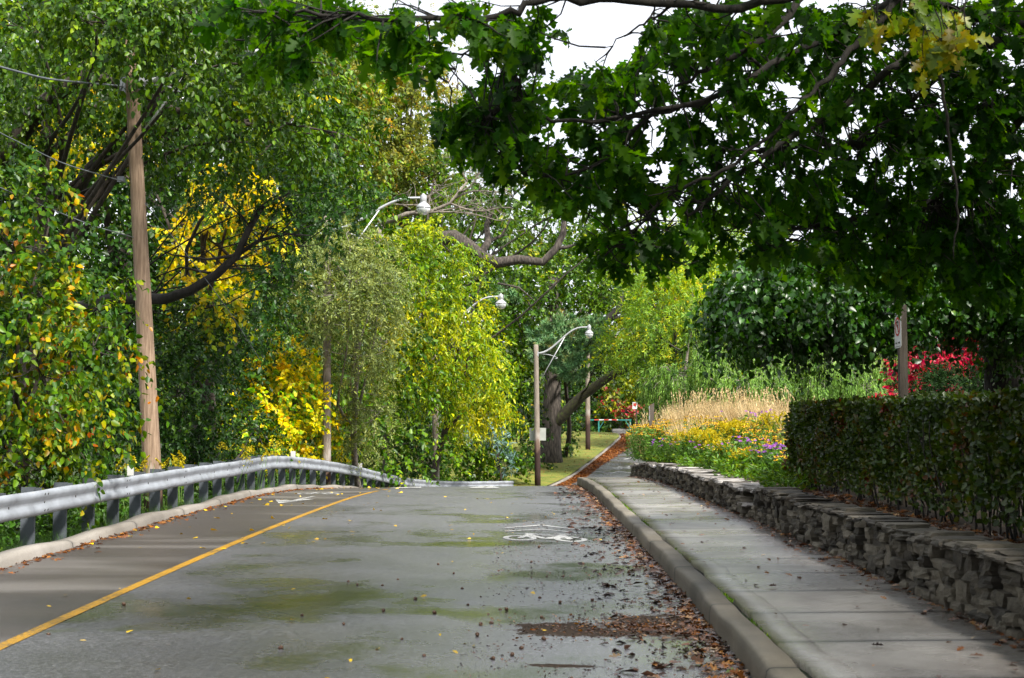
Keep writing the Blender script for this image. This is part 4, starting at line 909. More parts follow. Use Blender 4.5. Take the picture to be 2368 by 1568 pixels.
tree('background_tree', 'tall deep green tree seen through gaps behind the upper left limbs', 'tree', base_at(200, 44), [
    B(120, 250, 260, 260, 42, 3), B(250, 560, 230, 200, 42, 3), B(450, 300, 230, 230, 44, 3), B(100, 800, 260, 250, 40, 3), B(420, 800, 220, 260, 42, 3), B(640, 600, 160, 250, 46, 3), B(-20, 500, 150, 250, 42, 3)],
    M['leaf_dark'], r0=.4, seed=53, tpl='leaf', lsz=.17, lai=2.5, per=12, L=.9, droop=.4, down=.5, freq=.5, thr=-.4, extra=60)
tree('background_tree', 'tall green tree with yellowing patches behind the golden tree', 'tree', base_at(600, 52), [
    B(640, 160, 230, 220, 50, 3), B(700, 420, 200, 220, 50, 3), B(560, 900, 260, 230, 48, 3), B(780, 700, 200, 260, 52, 3), B(820, 1000, 200, 130, 52, 3), B(350, 100, 250, 200, 50, 3), B(150, 0, 300, 130, 50, 3), B(550, -10, 260, 110, 50, 3)],
    M['leaf_green'], r0=.4, seed=63, tpl='leaf', lsz=.19, lai=2.4, per=12, L=.9, droop=.4, down=.5, freq=.45, thr=-.3, extra=50)
tree('yellow_shrub', 'yellow and orange shrub just behind the highest bend of the guard rail', 'shrub', base_at(650, 44.5), [
    B(650, 900, 100, 110, 42.3, 1.3), B(590, 1000, 90, 75, 41, 1.2), B(700, 985, 90, 70, 44.5, 1.2), B(735, 1040, 70, 42, 46, 1.0), B(620, 820, 60, 70, 43, 1), B(680, 850, 50, 60, 44, 1), B(620, 1060, 120, 35, 43, .9)],
    M['leaf_orange'], r0=.06, seed=73, tpl='broad', lsz=.12, lai=3.0, per=12, L=.45, droop=.5, down=.6, freq=1.2, thr=-.2, extra=40, up=.5)
tree('honeylocust_tree', 'grey green fine leaved tree half hiding the second pole', 'tree', base_at(840, 47), [
    B(800, 660, 110, 90, 41.0, 1.4), B(740, 720, 75, 80, 41.2, 1.0), B(860, 760, 80, 110, 43, 1.4), B(840, 600, 80, 60, 42, 1.2), B(880, 660, 60, 80, 43, 1), B(830, 900, 70, 70, 44.5, 1.2), B(800, 560, 60, 50, 42, 1), B(850, 990, 60, 60, 45, 1)],
    M['leaf_grey'], r0=.12, seed=83, tpl='narrow', lsz=.10, lai=2.2, per=18, L=.6, droop=.5, down=.3, freq=1.2, thr=-.1, extra=110, bark='bark_pale', up=.7)
tree('ash_tree', 'bright yellow green tree leaning over the road before the third pole', 'tree', base_at(990, 57), [
    B(960, 590, 90, 65, 55, 1.8), B(1035, 640, 80, 75, 55, 1.8), B(1065, 735, 70, 70, 56, 1.8), B(960, 720, 100, 90, 54, 1.8), B(1010, 820, 120, 90, 55, 1.8), B(1120, 850, 60, 60, 57, 1.2), B(1060, 920, 110, 75, 57, 1.4), B(950, 860, 70, 90, 55, 1.4), B(1130, 940, 55, 45, 58, 1), B(1000, 550, 60, 40, 55, 1.2)],
    M['leaf_ash'], r0=.16, seed=93, tpl='narrow', lsz=.165, lai=2.5, per=14, L=.8, droop=.7, down=.8, freq=.7, thr=-.1, extra=60, up=.5)
tree('dark_shrub', 'dark green shrub mass at the foot of the bright yellow green tree', 'shrub', base_at(900, 63), [
    B(880, 1050, 100, 65, 60, 1.5), B(900, 930, 70, 80, 61, 1.5), B(960, 1060, 80, 55, 62, 1.5), B(850, 960, 60, 80, 58, 1.5), B(930, 980, 80, 70, 62, 1.4)],
    M['leaf_dark'], r0=.07, seed=103, tpl='leaf', lsz=.14, lai=2.8, per=14, L=.5, droop=.4, down=.4, freq=.8, thr=-.2, extra=20)
tree('dark_shrub', 'glossy green shrub between the third pole and the rail end', 'shrub', base_at(1100, 69), [
    B(1060, 1060, 80, 55, 65, 1.5), B(1130, 1075, 70, 45, 67, 1.3), B(1080, 1000, 90, 60, 66, 1.5), B(1170, 1085, 40, 32, 68, 1), B(1150, 1000, 45, 60, 69, 1.2)],
    M['leaf_green'], r0=.07, seed=113, tpl='broad', lsz=.15, lai=2.8, per=14, L=.5, droop=.4, down=.4, freq=.8, thr=-.2, extra=20)
tree('dark_shrub', 'dark rounded shrub left of the crest pole and oak trunk', 'shrub', base_at(1215, 78), [
    B(1210, 1040, 40, 60, 73, 1.3), B(1215, 960, 40, 80, 76, 1.5), B(1290, 1010, 45, 60, 84, 1.5), B(1240, 1075, 35, 30, 76, 1)],
    M['leaf_dark'], r0=.07, seed=117, tpl='leaf', lsz=.15, lai=2.8, per=14, L=.5, freq=.8, thr=-.2, extra=20)
tree('blue_spruce', 'small blue grey spruce among the shrubs left of the crest pole', 'tree', base_at(1165, 64), [
    B(1168, 1075, 18, 30, 64, .5), B(1160, 1030, 22, 26, 64, .5), B(1110, 1000, 50, 16, 64, .5), B(1150, 985, 28, 20, 64, .5)],
    M['blue'], r0=.06, seed=123, tpl='frond', lsz=.16, lai=2, per=14, L=.4, droop=.0, down=.0, freq=1.5, thr=0, extra=20, up=.4)
e, T = tree('pale_tree', 'tall pale tree with rusty autumn tints left of the sky gap', 'tree', base_at(900, 80), [
    B(840, 150, 110, 110, 72, 2.5), B(950, 260, 110, 90, 74, 2.5), B(850, 320, 100, 110, 72, 2.5), B(960, 400, 120, 80, 74, 2.2), B(860, 440, 80, 80, 72, 2), B(960, 130, 80, 80, 74, 2, .5), B(1050, 330, 60, 80, 75, 1.6, .45), B(1040, 200, 60, 60, 75, 1.5, .3), B(780, 250, 60, 150, 72, 2)],
    M['leaf_pale'], r0=.3, seed=133, tpl='leaf', lsz=.17, lai=3.0, per=12, L=.8, droop=.4, down=.5, freq=.5, thr=0, extra=160, bark='bark_oak')
# bare grey dead branches
e = empty('dead_branch_tree', base_at(900, 58), 'leafless grey twiggy branches reaching right over the second lamp', 'tree')
mb = MB(); random.seed(5)
main = np.array([D(880, 520, 58), D(940, 495, 58), D(1000, 488, 57.8), D(1040, 470, 57.6), D(1080, 420, 57.5)])
mb.tube(main, [.12, .10, .08, .06, .04], 8)
subs = [(D(1000, 488, 57.8), D(1110, 470, 57.4)), (D(1040, 470, 57.6), D(1180, 480, 57.2)), (D(1060, 445, 57.5), D(1130, 385, 57.2)), (D(1080, 420, 57.5), D(1040, 365, 57.4)), (D(1050, 460, 57.6), D(1170, 440, 57.2)), (D(960, 492, 57.8), D(1020, 430, 58)), (D(1000, 488, 57.8), D(900, 470, 57.4)), (D(940, 495, 58), D(1150, 510, 57.4))]
ends = []
for i, (a, c) in enumerate(subs):
    l = bez(a, c, i + 200, .12, 9); mb.tube(l, np.linspace(.045, .015, 9), 6); ends += list(l[2:])
for k in range(150):
    a = random.choice(ends); v = np.array([random.uniform(-.5, 1.2), random.uniform(-.5, .5), random.uniform(-.5, .8)]) * random.uniform(.5, 1.3)
    mb.tube(bez(a, a + v, k + 900, .2, 7), np.linspace(.018, .006, 7), 4)
mb.tube(np.array([base_at(900, 58), D(885, 800, 58), D(880, 520, 58)]), [.2, .18, .12], 8)
mb.build('trunk', M['bark_pale'], e, True)
# sinuous oak behind, limbs crossing the picture centre
e, T = tree('old_oak', 'old oak with thick winding limbs crossing above the third lamp', 'tree', base_at(985, 72), [
    B(1200, 450, 110, 60, 66, 2, .8), B(1330, 480, 80, 60, 66, 2, .8), B(1250, 540, 60, 50, 70, 1.5), B(1120, 500, 60, 40, 68, 1.5, .6), B(1390, 540, 70, 50, 68, 1.6), B(1330, 420, 60, 40, 66, 1.5, .5), B(1100, 430, 60, 40, 66, 1.5, .7), B(1060, 480, 90, 60, 70, 1.6), B(1180, 560, 120, 60, 71, 1.6), B(1020, 400, 70, 60, 72, 1.5)],
    M['leaf_green'], bark='bark_oak', lk=.2, r0=.36, seed=143, tpl='oak', lsz=.22, lai=2.3, per=9, L=.6, droop=.4, down=.5, freq=.7, thr=0, extra=50, cluster=.3, top=D(985, 600, 66))
mb = MB()
mb.tube(np.array([D(940, 600, 66), D(990, 555, 65.5), D(1050, 548, 65), D(1085, 570, 65), D(1115, 595, 65), D(1150, 608, 65), D(1200, 600, 65), D(1255, 606, 65), D(1285, 575, 65), D(1302, 540, 65), D(1305, 495, 65.2)]), [.42, .38, .34, .31, .28, .26, .22, .19, .17, .15, .10], 10)
mb.tube(np.array([D(1110, 590, 65), D(1128, 560, 65.5), D(1125, 520, 66), D(1140, 480, 66)]), [.2, .17, .14, .10], 8)
mb.tube(np.array([D(1128, 560, 65.5), D(1160, 545, 66), D(1180, 505, 66)]), [.1, .07, .05], 7)
mb.tube(np.array([D(1285, 575, 65), D(1310, 572, 65), D(1350, 560, 65)]), [.1, .08, .04], 7)
mb.tube(np.array([D(1150, 655, 64), D(1200, 665, 64), D(1240, 700, 64)]), [.05, .04, .02], 6)
mb.build('limb', M['bark_oak'], e, True)
# big oak beside the lawn
bo = D(1272, 1092, 80); bo[2] = float(lawn_z(bo[0], 80)) - .1
e, T = tree('lawn_oak', 'massive oak trunk on the lawn with a mossy limb reaching right', 'tree', bo, [
    B(1190, 680, 90, 70, 78, 2.5), B(1290, 650, 90, 60, 80, 2.5), B(1370, 660, 80, 60, 82, 2), B(1180, 800, 70, 80, 77, 2), B(1220, 880, 45, 60, 76, 1.5), B(1260, 740, 60, 50, 80, 2), B(1400, 700, 60, 50, 84, 2), B(1330, 590, 70, 50, 82, 2), B(1205, 740, 60, 60, 77, 2)],
    M['leaf_green'], bark='bark_oak', lk=.16, r0=.62, seed=153, tpl='leaf', lsz=.2, lai=2.4, per=12, L=.8, droop=.5, down=.5, freq=.6, thr=-.1, extra=50, top=D(1278, 640, 80), lean=.02)
mb = MB()
mb.tube(np.array([D(1265, 1000, 80), D(1296, 965, 79.8), D(1350, 912, 79.5), D(1410, 870, 79), D(1470, 836, 78.5), D(1530, 790, 78)]), [.3, .34, .28, .24, .18, .1], 10)
mb.build('limb', M['moss'], e, True)
mb = MB()
mb.tube(np.array([D(1285, 780, 80), D(1330, 752, 80), D(1400, 742, 80), D(1430, 715, 80), D(1440, 680, 80)]), [.22, .2, .24, .18, .1], 8)
mb.tube(np.array([D(1400, 742, 80), D(1450, 728, 80)]), [.12, .06], 7)
mb.tube(np.array([D(1280, 760, 80), D(1285, 690, 80), D(1290, 640, 80)]), [.25, .15, .08], 8)
mb.build('limb', M['bark_dark'], e, True)
# pine with bottle-brush tufts
bp = D(1300, 1000, 84); bp[2] = float(lawn_z(bp[0], 84)) - .1
e = empty('pine_tree', bp, 'blue green pine with browning needle tufts behind the curved lamp arm', 'tree')
pb = [B(1290, 775, 60, 35, 75, 1.2), B(1350, 790, 55, 40, 75, 1.2), B(1330, 845, 55, 35, 75, 1.2), B(1255, 800, 30, 35, 75, 1), B(1375, 765, 35, 30, 75, 1), B(1290, 830, 40, 30, 75, 1), B(1165, 690, 35, 18, 76, .7)]
T, o_ = sample(pb, 520, 163, .75, .8, -.4); r = np.random.default_rng(4)
k = 40; d = norm(o_[:, None, :] * .8 + r.normal(size=(len(T), k, 3)) * .75 + np.array([0, 0, .35]))
P = np.repeat(T[:, None, :], k, 1) - d * .05 + norm(o_ + np.array([0, 0, .5]))[:, None, :] * (r.random((len(T), k, 1)) * .22)
V_, F_, n_, a_ = TPL['needle']
Vn = V_.copy(); Vn[:, 1] *= 6.5; TPL['needle2'] = (Vn, F_, 3, .04)
put_leaves('crown', P.reshape(-1, 3), d.reshape(-1, 3), norm(r.normal(size=(len(T) * k, 3))), .32 * (.7 + .5 * r.random(len(T) * k)), 'needle2', M['needle'], e)
skeleton(e, bp, pb, .16, M['bark'], 165, T, D(1310, 800, 78), 60)
# feathery yellow-green tree
tree('larch_tree', 'feathery yellow green tree in the middle distance beyond the grasses', 'tree', (D(1580, 1000, 76)[0], 76, 1.2), [
    B(1560, 600, 110, 75, 72, 2), B(1600, 690, 60, 60, 58, 1.5), B(1530, 640, 60, 60, 60, 1.5), B(1500, 740, 50, 40, 60, 1.2), B(1480, 670, 60, 55, 72, 2), B(1540, 700, 90, 60, 71, 2), B(1500, 780, 80, 45, 71, 2), B(1600, 760, 90, 70, 72, 2), B(1440, 805, 60, 40, 72, 1.5), B(1630, 640, 80, 80, 73, 2), B(1570, 840, 110, 50, 72, 2), B(1680, 560, 80, 70, 74, 2), B(1640, 540, 60, 50, 74, 2)],
    M['leaf_feather'], r0=.22, seed=173, tpl='narrow', lsz=.16, lai=3.0, per=20, L=1.1, droop=.35, down=.15, freq=.6, thr=-.15, extra=60, up=1.0, spread=.6)
# weeping conifers: hanging strands
def weeping(label, blobs, base, seed, n):
    e = empty('weeping_cypress', base, label, 'tree', 'weeping conifers behind the flower bed')
    r = np.random.default_rng(seed); mb = MB(); PP, UU, NN, SS = [], [], [], []
    base = np.array(base, float)
    for c, R_, w in blobs:
        ax = np.array([c[0], c[1] + .2, c[2]])
        for k in range(int(26 * R_[0] * R_[2]) + 12):
            d = norm(r.normal(size=3) * np.array([1, 1, .9])); 
            if d[1] > .2: d[1] *= -1
            tip = c + R_ * d * r.uniform(.8, 1.2); st = ax + (tip - ax) * .15 + np.array([0, 0, .25])
            l = bez(st, tip + np.array([0, 0, -.1]), int(r.integers(1e6)), .08, 10); l[4:8, 2] += .08
            if r.random() < .5: mb.tube(l, np.linspace(.022, .006, 10), 5)
            for j in range(9):
                q = l[3 + int(r.integers(7))] + r.normal(size=3) * .05
                ln = r.uniform(.35, 1.25); m_ = int(5 + ln * 10); t = np.linspace(0, 1, m_)
                sw = r.normal(size=3) * .06; out = norm(np.array([d[0], d[1], 0]) + r.normal(size=3) * .3)
                P = q + np.outer(t, sw) + np.outer(np.minimum(t * 3, 1) * .10, out); P[:, 2] -= t ** 1.15 * ln
                U = np.array([0, 0, -1.]) + out * np.clip(1 - 2.5 * t, 0, 1)[:, None] * 1.2 + r.normal(size=(m_, 3)) * .3
                PP.append(P); UU.append(U); NN.append(out + r.normal(size=(m_, 3)) * .45); SS.append(.145 * (.5 + .7 * r.random(m_)) * (1 - .45 * t))
    put_leaves('crown', np.concatenate(PP), norm(np.concatenate(UU)), norm(np.concatenate(NN)), np.concatenate(SS), 'frond', M['leaf_weep'], e)
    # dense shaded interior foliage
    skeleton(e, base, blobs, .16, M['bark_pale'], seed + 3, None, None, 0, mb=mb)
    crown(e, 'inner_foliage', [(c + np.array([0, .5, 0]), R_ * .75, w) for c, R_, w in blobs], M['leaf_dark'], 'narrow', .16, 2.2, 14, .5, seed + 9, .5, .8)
    return e
weeping('weeping green conifer with hanging strands nearest the wooden sign post at left', [B(1560, 880, 60, 60, 57, 1.6), B(1505, 890, 32, 45, 58, 1.2), B(1610, 800, 45, 50, 59, 1.3), B(1640, 880, 60, 65, 56, 1.5), B(1620, 725, 40, 25, 59, .9)], (D(1570, 1000, 59)[0], 59, 1.1), 181, 1500)
weeping('weeping green conifer with hanging strands behind the middle of the tan grasses', [B(1760, 835, 80, 75, 54, 1.6), B(1720, 900, 90, 60, 52, 1.5), B(1640, 850, 60, 60, 53, 1.4), B(1800, 920, 70, 50, 53, 1.4), B(1700, 780, 90, 60, 56, 1.6)], (D(1760, 1000, 56)[0], 56, 1.2), 183, 1500)
weeping('weeping green conifer with hanging strands just left of the hedge sign post', [B(1930, 845, 90, 70, 50, 1.5), B(1990, 910, 80, 45, 50, 1.4), B(1880, 910, 60, 50, 50, 1.4), B(2050, 870, 70, 60, 52, 1.4)], (D(1950, 1000, 52)[0], 52, 1.3), 185, 1500)
# red maples
rmp = dict(r0=.05, tpl='leaf', lsz=.09, lai=8, per=12, L=.35, droop=.4, down=.5, freq=1.3, thr=-.2, extra=20, up=.8)
tree('red_maple', 'low rounded bright red maple just right of the hedge sign post', 'shrub', (D(2130, 900, 33)[0], 33, 1.6), [B(2125, 838, 50, 18, 33, .9), B(2165, 850, 30, 14, 33, .7), B(2090, 860, 20, 18, 33, .6)], M['leaf_red'], seed=191, **rmp)
tree('red_maple', 'taller red maple hanging beside the dark trunk at right', 'shrub', (D(2250, 900, 34)[0], 34, 1.6), [B(2240, 810, 50, 34, 34, 1), B(2225, 760, 26, 26, 34, .7), B(2265, 775, 28, 30, 34, .7), B(2235, 730, 14, 16, 34, .4), B(2366, 800, 14, 25, 34, .4)], M['leaf_red'], seed=193, **rmp)
tree('red_maple', 'small dull red shrub at the foot of the yew behind the hedge', 'shrub', (D(2070, 915, 30)[0], 30, 1.5), [B(2070, 905, 20, 10, 30, .5), B(2110, 900, 18, 9, 30, .5), B(2190, 915, 40, 8, 28, .5)], M['leaf_red'], seed=195, **rmp)
tree('yew_shrub', 'dark clipped yew mound between the red maple and hedge top', 'shrub', (D(2190, 900, 27)[0], 27, 1.5), [B(2160, 893, 75, 24, 27, 1), B(2235, 880, 70, 30, 27, 1.1), B(2120, 903, 50, 16, 27, .9)], M['leaf_yew'], r0=.06, seed=201, tpl='narrow', lsz=.08, lai=4, per=16, L=.3, droop=.1, down=0, freq=1.2, thr=-.4, extra=10)
tree('yew_shrub', 'dark yew mound below the black tree trunk at far right', 'shrub', (D(2330, 900, 26)[0], 26, 1.5), [B(2320, 868, 70, 42, 26, 1), B(2400, 850, 70, 60, 26, 1)], M['leaf_yew'], r0=.06, seed=203, tpl='narrow', lsz=.08, lai=4, per=16, L=.3, droop=.1, down=0, freq=1.2, thr=-.4, extra=10)
def box_tree(name, label, base, cx, cy, cz, rx_, ry_, rz_, seed, mat):
    bl = [(np.array([cx + math.cos(k * 1.7) * rx_ * .5, cy + ry_ * (k / 3.5 - 1), cz + math.sin(k * 2.3) * rz_ * .3]), np.array([rx_ * .7, ry_ * .45, rz_ * .8]), 1.) for k in range(8)]
    tree(name, label, 'tree', base, bl, mat, r0=.3, seed=seed, tpl='leaf', lsz=.26, lai=2.6, per=12, L=.9, freq=.4, thr=-.4, extra=30)
box_tree('shade_tree_left', 'unseen tree added left of the viewer to darken the near road', (-9.5, 3, -.5), -9.6, 2, 5.0, 3.0, 10, 4.5, 401, M['leaf_dark'])  # out-of-view crown, added to darken the road and its reflections
box_tree('shade_tree_right', 'unseen tree added behind the hedge to block light from the right', (12, 9, .8), 12.0, 7, 5.0, 3.0, 14, 4.5, 403, M['leaf_dark'])  # out-of-view crown, added to cut ambient light on the right side
# far shrubs by the gate
tree('far_shrub', 'crimson shrub above the far barrier gate', 'shrub', (D(1420, 980, 120)[0], 120, 2.6), [B(1415, 925, 35, 30, 120, 1.4), B(1480, 960, 28, 25, 119, 1.2), B(1450, 945, 28, 22, 120, 1)], M['leaf_farred'], r0=.08, seed=211, tpl='leaf', lsz=.3, lai=1.5, per=10, L=.7, freq=.5, thr=0, extra=15)
tree('far_shrub', 'yellow green shrub above the crimson shrub at the road bend', 'shrub', (D(1470, 980, 124)[0], 124, 2.8), [B(1440, 890, 50, 30, 124, 1.6), B(1500, 905, 50, 40, 123, 1.6), B(1420, 935, 40, 30, 122, 1.4)], M['leaf_far'], r0=.08, seed=213, tpl='leaf', lsz=.3, lai=2.6, per=10, L=.7, freq=.5, thr=-.2, extra=15)
tree('far_shrub', 'dark green bushes directly behind the barrier gate', 'shrub', (D(1400, 990, 122)[0], 122, 2.6), [B(1370, 970, 50, 38, 121, 1.6), B(1430, 978, 50, 28, 121, 1.4), B(1340, 930, 50, 60, 123, 1.6), B(1490, 980, 30, 24, 120, 1.2)], M['leaf_dark'], r0=.08, seed=215, tpl='leaf', lsz=.25, lai=3, per=10, L=.6, freq=.5, thr=-.3, extra=15)
# background woods
wb = []
rw = np.random.default_rng(77)
for px in range(-100, 1500, 105):
    for py in (1060, 960, 850, 740) + ((640, 560) if px < 1450 else ()) + ((470,) if px < 1250 else ()) + ((370, 260, 150) if px < 980 else ()) + ((50, -60) if px < 760 else ()):
        wb.append(B(px + rw.uniform(-40, 40), py + rw.uniform(-40, 40), 90, 85, (132 if px > 1180 else 100) + rw.uniform(-8, 14), 3))
for px in range(1500, 2600, 120):
    for py in (960, 870, 780, 690, 610):
        wb.append(B(px + rw.uniform(-40, 40), py + rw.uniform(-30, 30), 100, 80, (132 if px < 1600 else 96) + rw.uniform(-8, 10), 3))
o, T = crown(None, 'distant_woods', wb, M['leaf_wood'], 'leaf', .42, 2.3, 12, 1.4, 301, .4, .5, .25, -.35)
tag(o, 'distant mixed green woods closing the view behind all the nearer trees', 'woods', None, 'stuff')
# ================================================================== HEDGE
hy = np.linspace(9, 23.2, 40)
hedge = empty('clipped_hedge', (5.0, 16, float(zbed(5., 16.))), 'long dark clipped hedge behind the stone wall at right', 'hedge')
n = 64000; r = np.random.default_rng(9)
Y = 8.5 + r.random(n) * 14.6; X0 = Wf(Y) + .82; W_ = 1.15
zb = zbed(4.6, Y); H = 1.33 + .02 * np.sin(Y * 1.7) + .02 * np.sin(Y * 4.1)
u = r.random(n); face = r.random(n)
X = np.where(face < .55, X0 + .16 * r.random(n) ** 1.5 + .04 * np.sin(Y * 3 + u * 9), X0 + W_ * r.random(n)); Z = zb + .12 + (H - .12) * u ** .8
topm = (face >= .55) & (face < .82); Z = np.where(topm, zb + H - .10 * r.random(n) ** 1.5, Z)
endm = face > .93; Y = np.where(endm, 23.1 - .25 * r.random(n) ** 1.4, Y)
Z = np.where((Z < zb + .4) & (r.random(n) < .6), Z + .35, Z)
P = np.stack([X, Y, Z], 1)
out = np.where(topm[:, None], np.array([0, 0, 1.]), np.where(endm[:, None], np.array([0, 1., .2]), np.array([-1., -.2, .1])))
keep = snoise(P, 1.6, 33) > -.75 - .4 * r.random(n)
P, out = P[keep], out[keep]; n = len(P)
put_leaves('foliage', P, norm(out * .5 + r.normal(size=(n, 3)) * .7 + np.array([0, 0, .2])), norm(out + r.normal(size=(n, 3)) * .6), .065 * (.6 + .7 * r.random(n)), 'broad', M['leaf_hedge'], hedge)
mb = MB()
for k in range(190):
    y = 9 + random.random() * 13.9; x = float(Wf(y)) + .9 + random.random() * .8; z = float(zbed(x, y))
    mb.tube(bez((x, y, z - .1), (x + random.uniform(-.25, .2), y + random.uniform(-.25, .25), z + random.uniform(.7, 1.1)), k, .08, 6), np.linspace(.014, .005, 6), 5)
mb.build('stems', M['bark_dark'], hedge, True)
# ================================================================== MULBERRY (weeping, behind the hedge)
bt = D(2322, 900, 22); 
e = empty('weeping_mulberry', (bt[0], 22, float(zbed(bt[0], 22.))), 'weeping glossy leaved tree with black trunk behind the hedge', 'tree')
mbl = [B(1700, 690, 62, 75, 19.5, .8), B(1760, 640, 90, 60, 19.5, .9), B(1860, 660, 110, 75, 19.5, 1.0), B(1980, 660, 110, 80, 20, 1.0), B(1900, 730, 90, 55, 19.8, .9), B(2030, 735, 70, 50, 20.3, .8), B(1790, 735, 85, 50, 19.6, .8), B(2140, 650, 120, 90, 20.8, 1.2), B(2250, 640, 120, 90, 21, 1.2), B(2170, 690, 60, 40, 21, .8), B(2360, 700, 80, 110, 21, 1.2)]
T, o_ = sample(mbl, 3600, 221, .75, 1.3, -.05); r = np.random.default_rng(6)
per = 12; Ls = .62 * (.5 + .8 * r.random(len(T)))
t = (np.arange(per) + r.random((len(T), per)) * .6) / per
bow = norm(o_ * np.array([1, 1, .1]) + r.normal(size=o_.shape) * .35)
P = T[:, None, :] + bow[:, None, :] * (.25 * t)[..., None] + r.normal(size=(len(T), per, 3)) * .05; P[..., 2] -= t * Ls[:, None] * .8
U = np.array([0, 0, -.7]) + bow[:, None, :] * .4 + r.normal(size=P.shape) * .6
Nn = bow[:, None, :] * .7 + r.normal(size=P.shape) * .6 + np.array([0, 0, .4])
put_leaves('crown', P.reshape(-1, 3), norm(U.reshape(-1, 3)), norm(Nn.reshape(-1, 3)), .082 * (.45 + .9 * r.random(len(T) * per)), 'heart', M['leaf_mul'], e)
mb = MB()
mb.tube(np.array([[bt[0], 22, float(zbed(bt[0], 22.)) - .2], D(2322, 830, 22), D(2320, 760, 22), D(2310, 680, 22), D(2290, 560, 21.8)]), [.36, .30, .29, .33, .3], 14)
for i, b_ in enumerate(mbl):
    mb.tube(bez(D(2300, 600 + 10 * (i % 4), 21.8), b_[0] + np.array([0, 0, .2]), i + 30, .1, 9), np.linspace(.11, .02, 9), 7)
for k in range(160):
    a = T[k * 11 % len(T)]; mb.tube(bez(a, a + np.array([random.uniform(-.15, .15), random.uniform(-.15, .15), -.75]), k, .08, 5), np.linspace(.008, .003, 5), 4)
mb.build('trunk', M['bark_dark'], e, True)
# ================================================================== FOREGROUND OAK
fo = empty('foreground_oak', (7.2, 9.5, float(zbed(7.2, 9.5))), 'great dark oak whose lobed leaves and branches overhang the right of the view', 'tree')
br = [  # polylines in view coordinates with depth and start radius
    ([(1900, -60, 10.5), (1767, 96, 10.2), (1646, 153, 10), (1560, 200, 9.9)], .035),
    ([(2100, -20, 11), (1988, 44, 10.8), (1918, 81, 10.7), (1767, 162, 10.5), (1640, 230, 10.3), (1500, 270, 10.2), (1400, 275, 10.1)], .038),
    ([(2110, -40, 10.8), (2014, 66, 10.7), (1966, 118, 10.6), (1907, 184, 10.5), (1844, 250, 10.4), (1700, 380, 10.2)], .035),
    ([(2240, 40, 11.5), (2106, 125, 11.3), (2018, 199, 11.2), (1845, 310, 11), (1767, 354, 10.9), (1664, 437, 10.8), (1590, 500, 10.7)], .04),
    ([(2300, 240, 12.2), (2150, 295, 12), (1992, 332, 11.8), (1937, 339, 11.8), (1885, 333, 11.7), (1750, 350, 11.5), (1653, 346, 11.4)], .045),
    ([(2260, 100, 12), (2158, 188, 11.8), (2066, 269, 11.7), (1981, 324, 11.6)], .03),
    ([(1900, -30, 9.8), (1700, 25, 9.6), (1560, 9, 9.5), (1425, -2, 9.4), (1260, 0, 9.2), (1193, 26, 9.1), (1083, 44, 9), (987, 42, 8.9), (870, 38, 8.8), (751, 37, 8.8), (620, 30, 8.8)], .034),
    ([(1560, 9, 9.5), (1480, 60, 9.5), (1400, 110, 9.6)], .012),
    ([(1767, 162, 10.5), (1650, 60, 10.6), (1500, 45, 10.6)], .015),
    ([(2450, 60, 12), (2250, 40, 11.6), (2100, -20, 11.2)], .07),
    ([(2160, 120, 10), (2190, 300, 10), (2215, 480, 10), (2205, 600, 10.1)], .015),
    ([(1640, 230, 10.3), (1300, 290, 10), (1180, 240, 9.9), (1110, 280, 9.9)], .018),
    ([(1500, 270, 10.2), (1360, 400, 10.2), (1240, 410, 10.2), (1180, 380, 10.2)], .016),
    ([(1700, 380, 10.2), (1560, 440, 10.4), (1450, 540, 10.5), (1400, 590, 10.5)], .016),
    ([(1090, 44, 9), (1095, 100, 9), (1060, 140, 9), (1040, 200, 9)], .010),
    ([(2440, 130, 12), (2350, 300, 12), (2240, 420, 12), (2120, 480, 12), (1980, 500, 12), (1800, 540, 12)], .04),
]
mb = MB(); nodes = []
for pl, r0 in br:
    P = np.array([D(*q) for q in pl]); t = np.linspace(0, 1, len(P)); tt = np.linspace(0, 1, len(P) * 4)
    Q = np.stack([np.interp(tt, t, P[:, i]) for i in range(3)], 1)
    for _ in range(2): Q[1:-1] = (Q[:-2] + 2 * Q[1:-1] + Q[2:]) / 4
    Q[1:-1] += np.random.default_rng(int(r0 * 1e4)).normal(size=(len(Q) - 2, 3)) * .012
    mb.tube(Q, np.linspace(r0, r0 * .3, len(Q)), 8); nodes += list(Q)
# trunk out of frame and heavy limbs joining
zb_ = float(zbed(7.2, 9.5))
mb.tube(np.array([[7.2, 9.5, zb_ - .3], [7.15, 9.6, 3], [7.0, 9.8, 5], [6.6, 10, 7], [6, 10, 9]]), [.55, .45, .42, .36, .25], 14)
for q in ((2450, 60, 12), (2300, 240, 12.2), (2440, 130, 12), (1900, -30, 9.8), (1900, -60, 10.5), (2110, -40, 10.8), (2260, 100, 12)):
    c = D(*q); mb.tube(bez([7.0, 9.8, 4.4 + random.random() * 1.8], c, int(q[0]), .04, 8), np.linspace(.16, .05, 8), 9)
nodes = np.array(nodes)
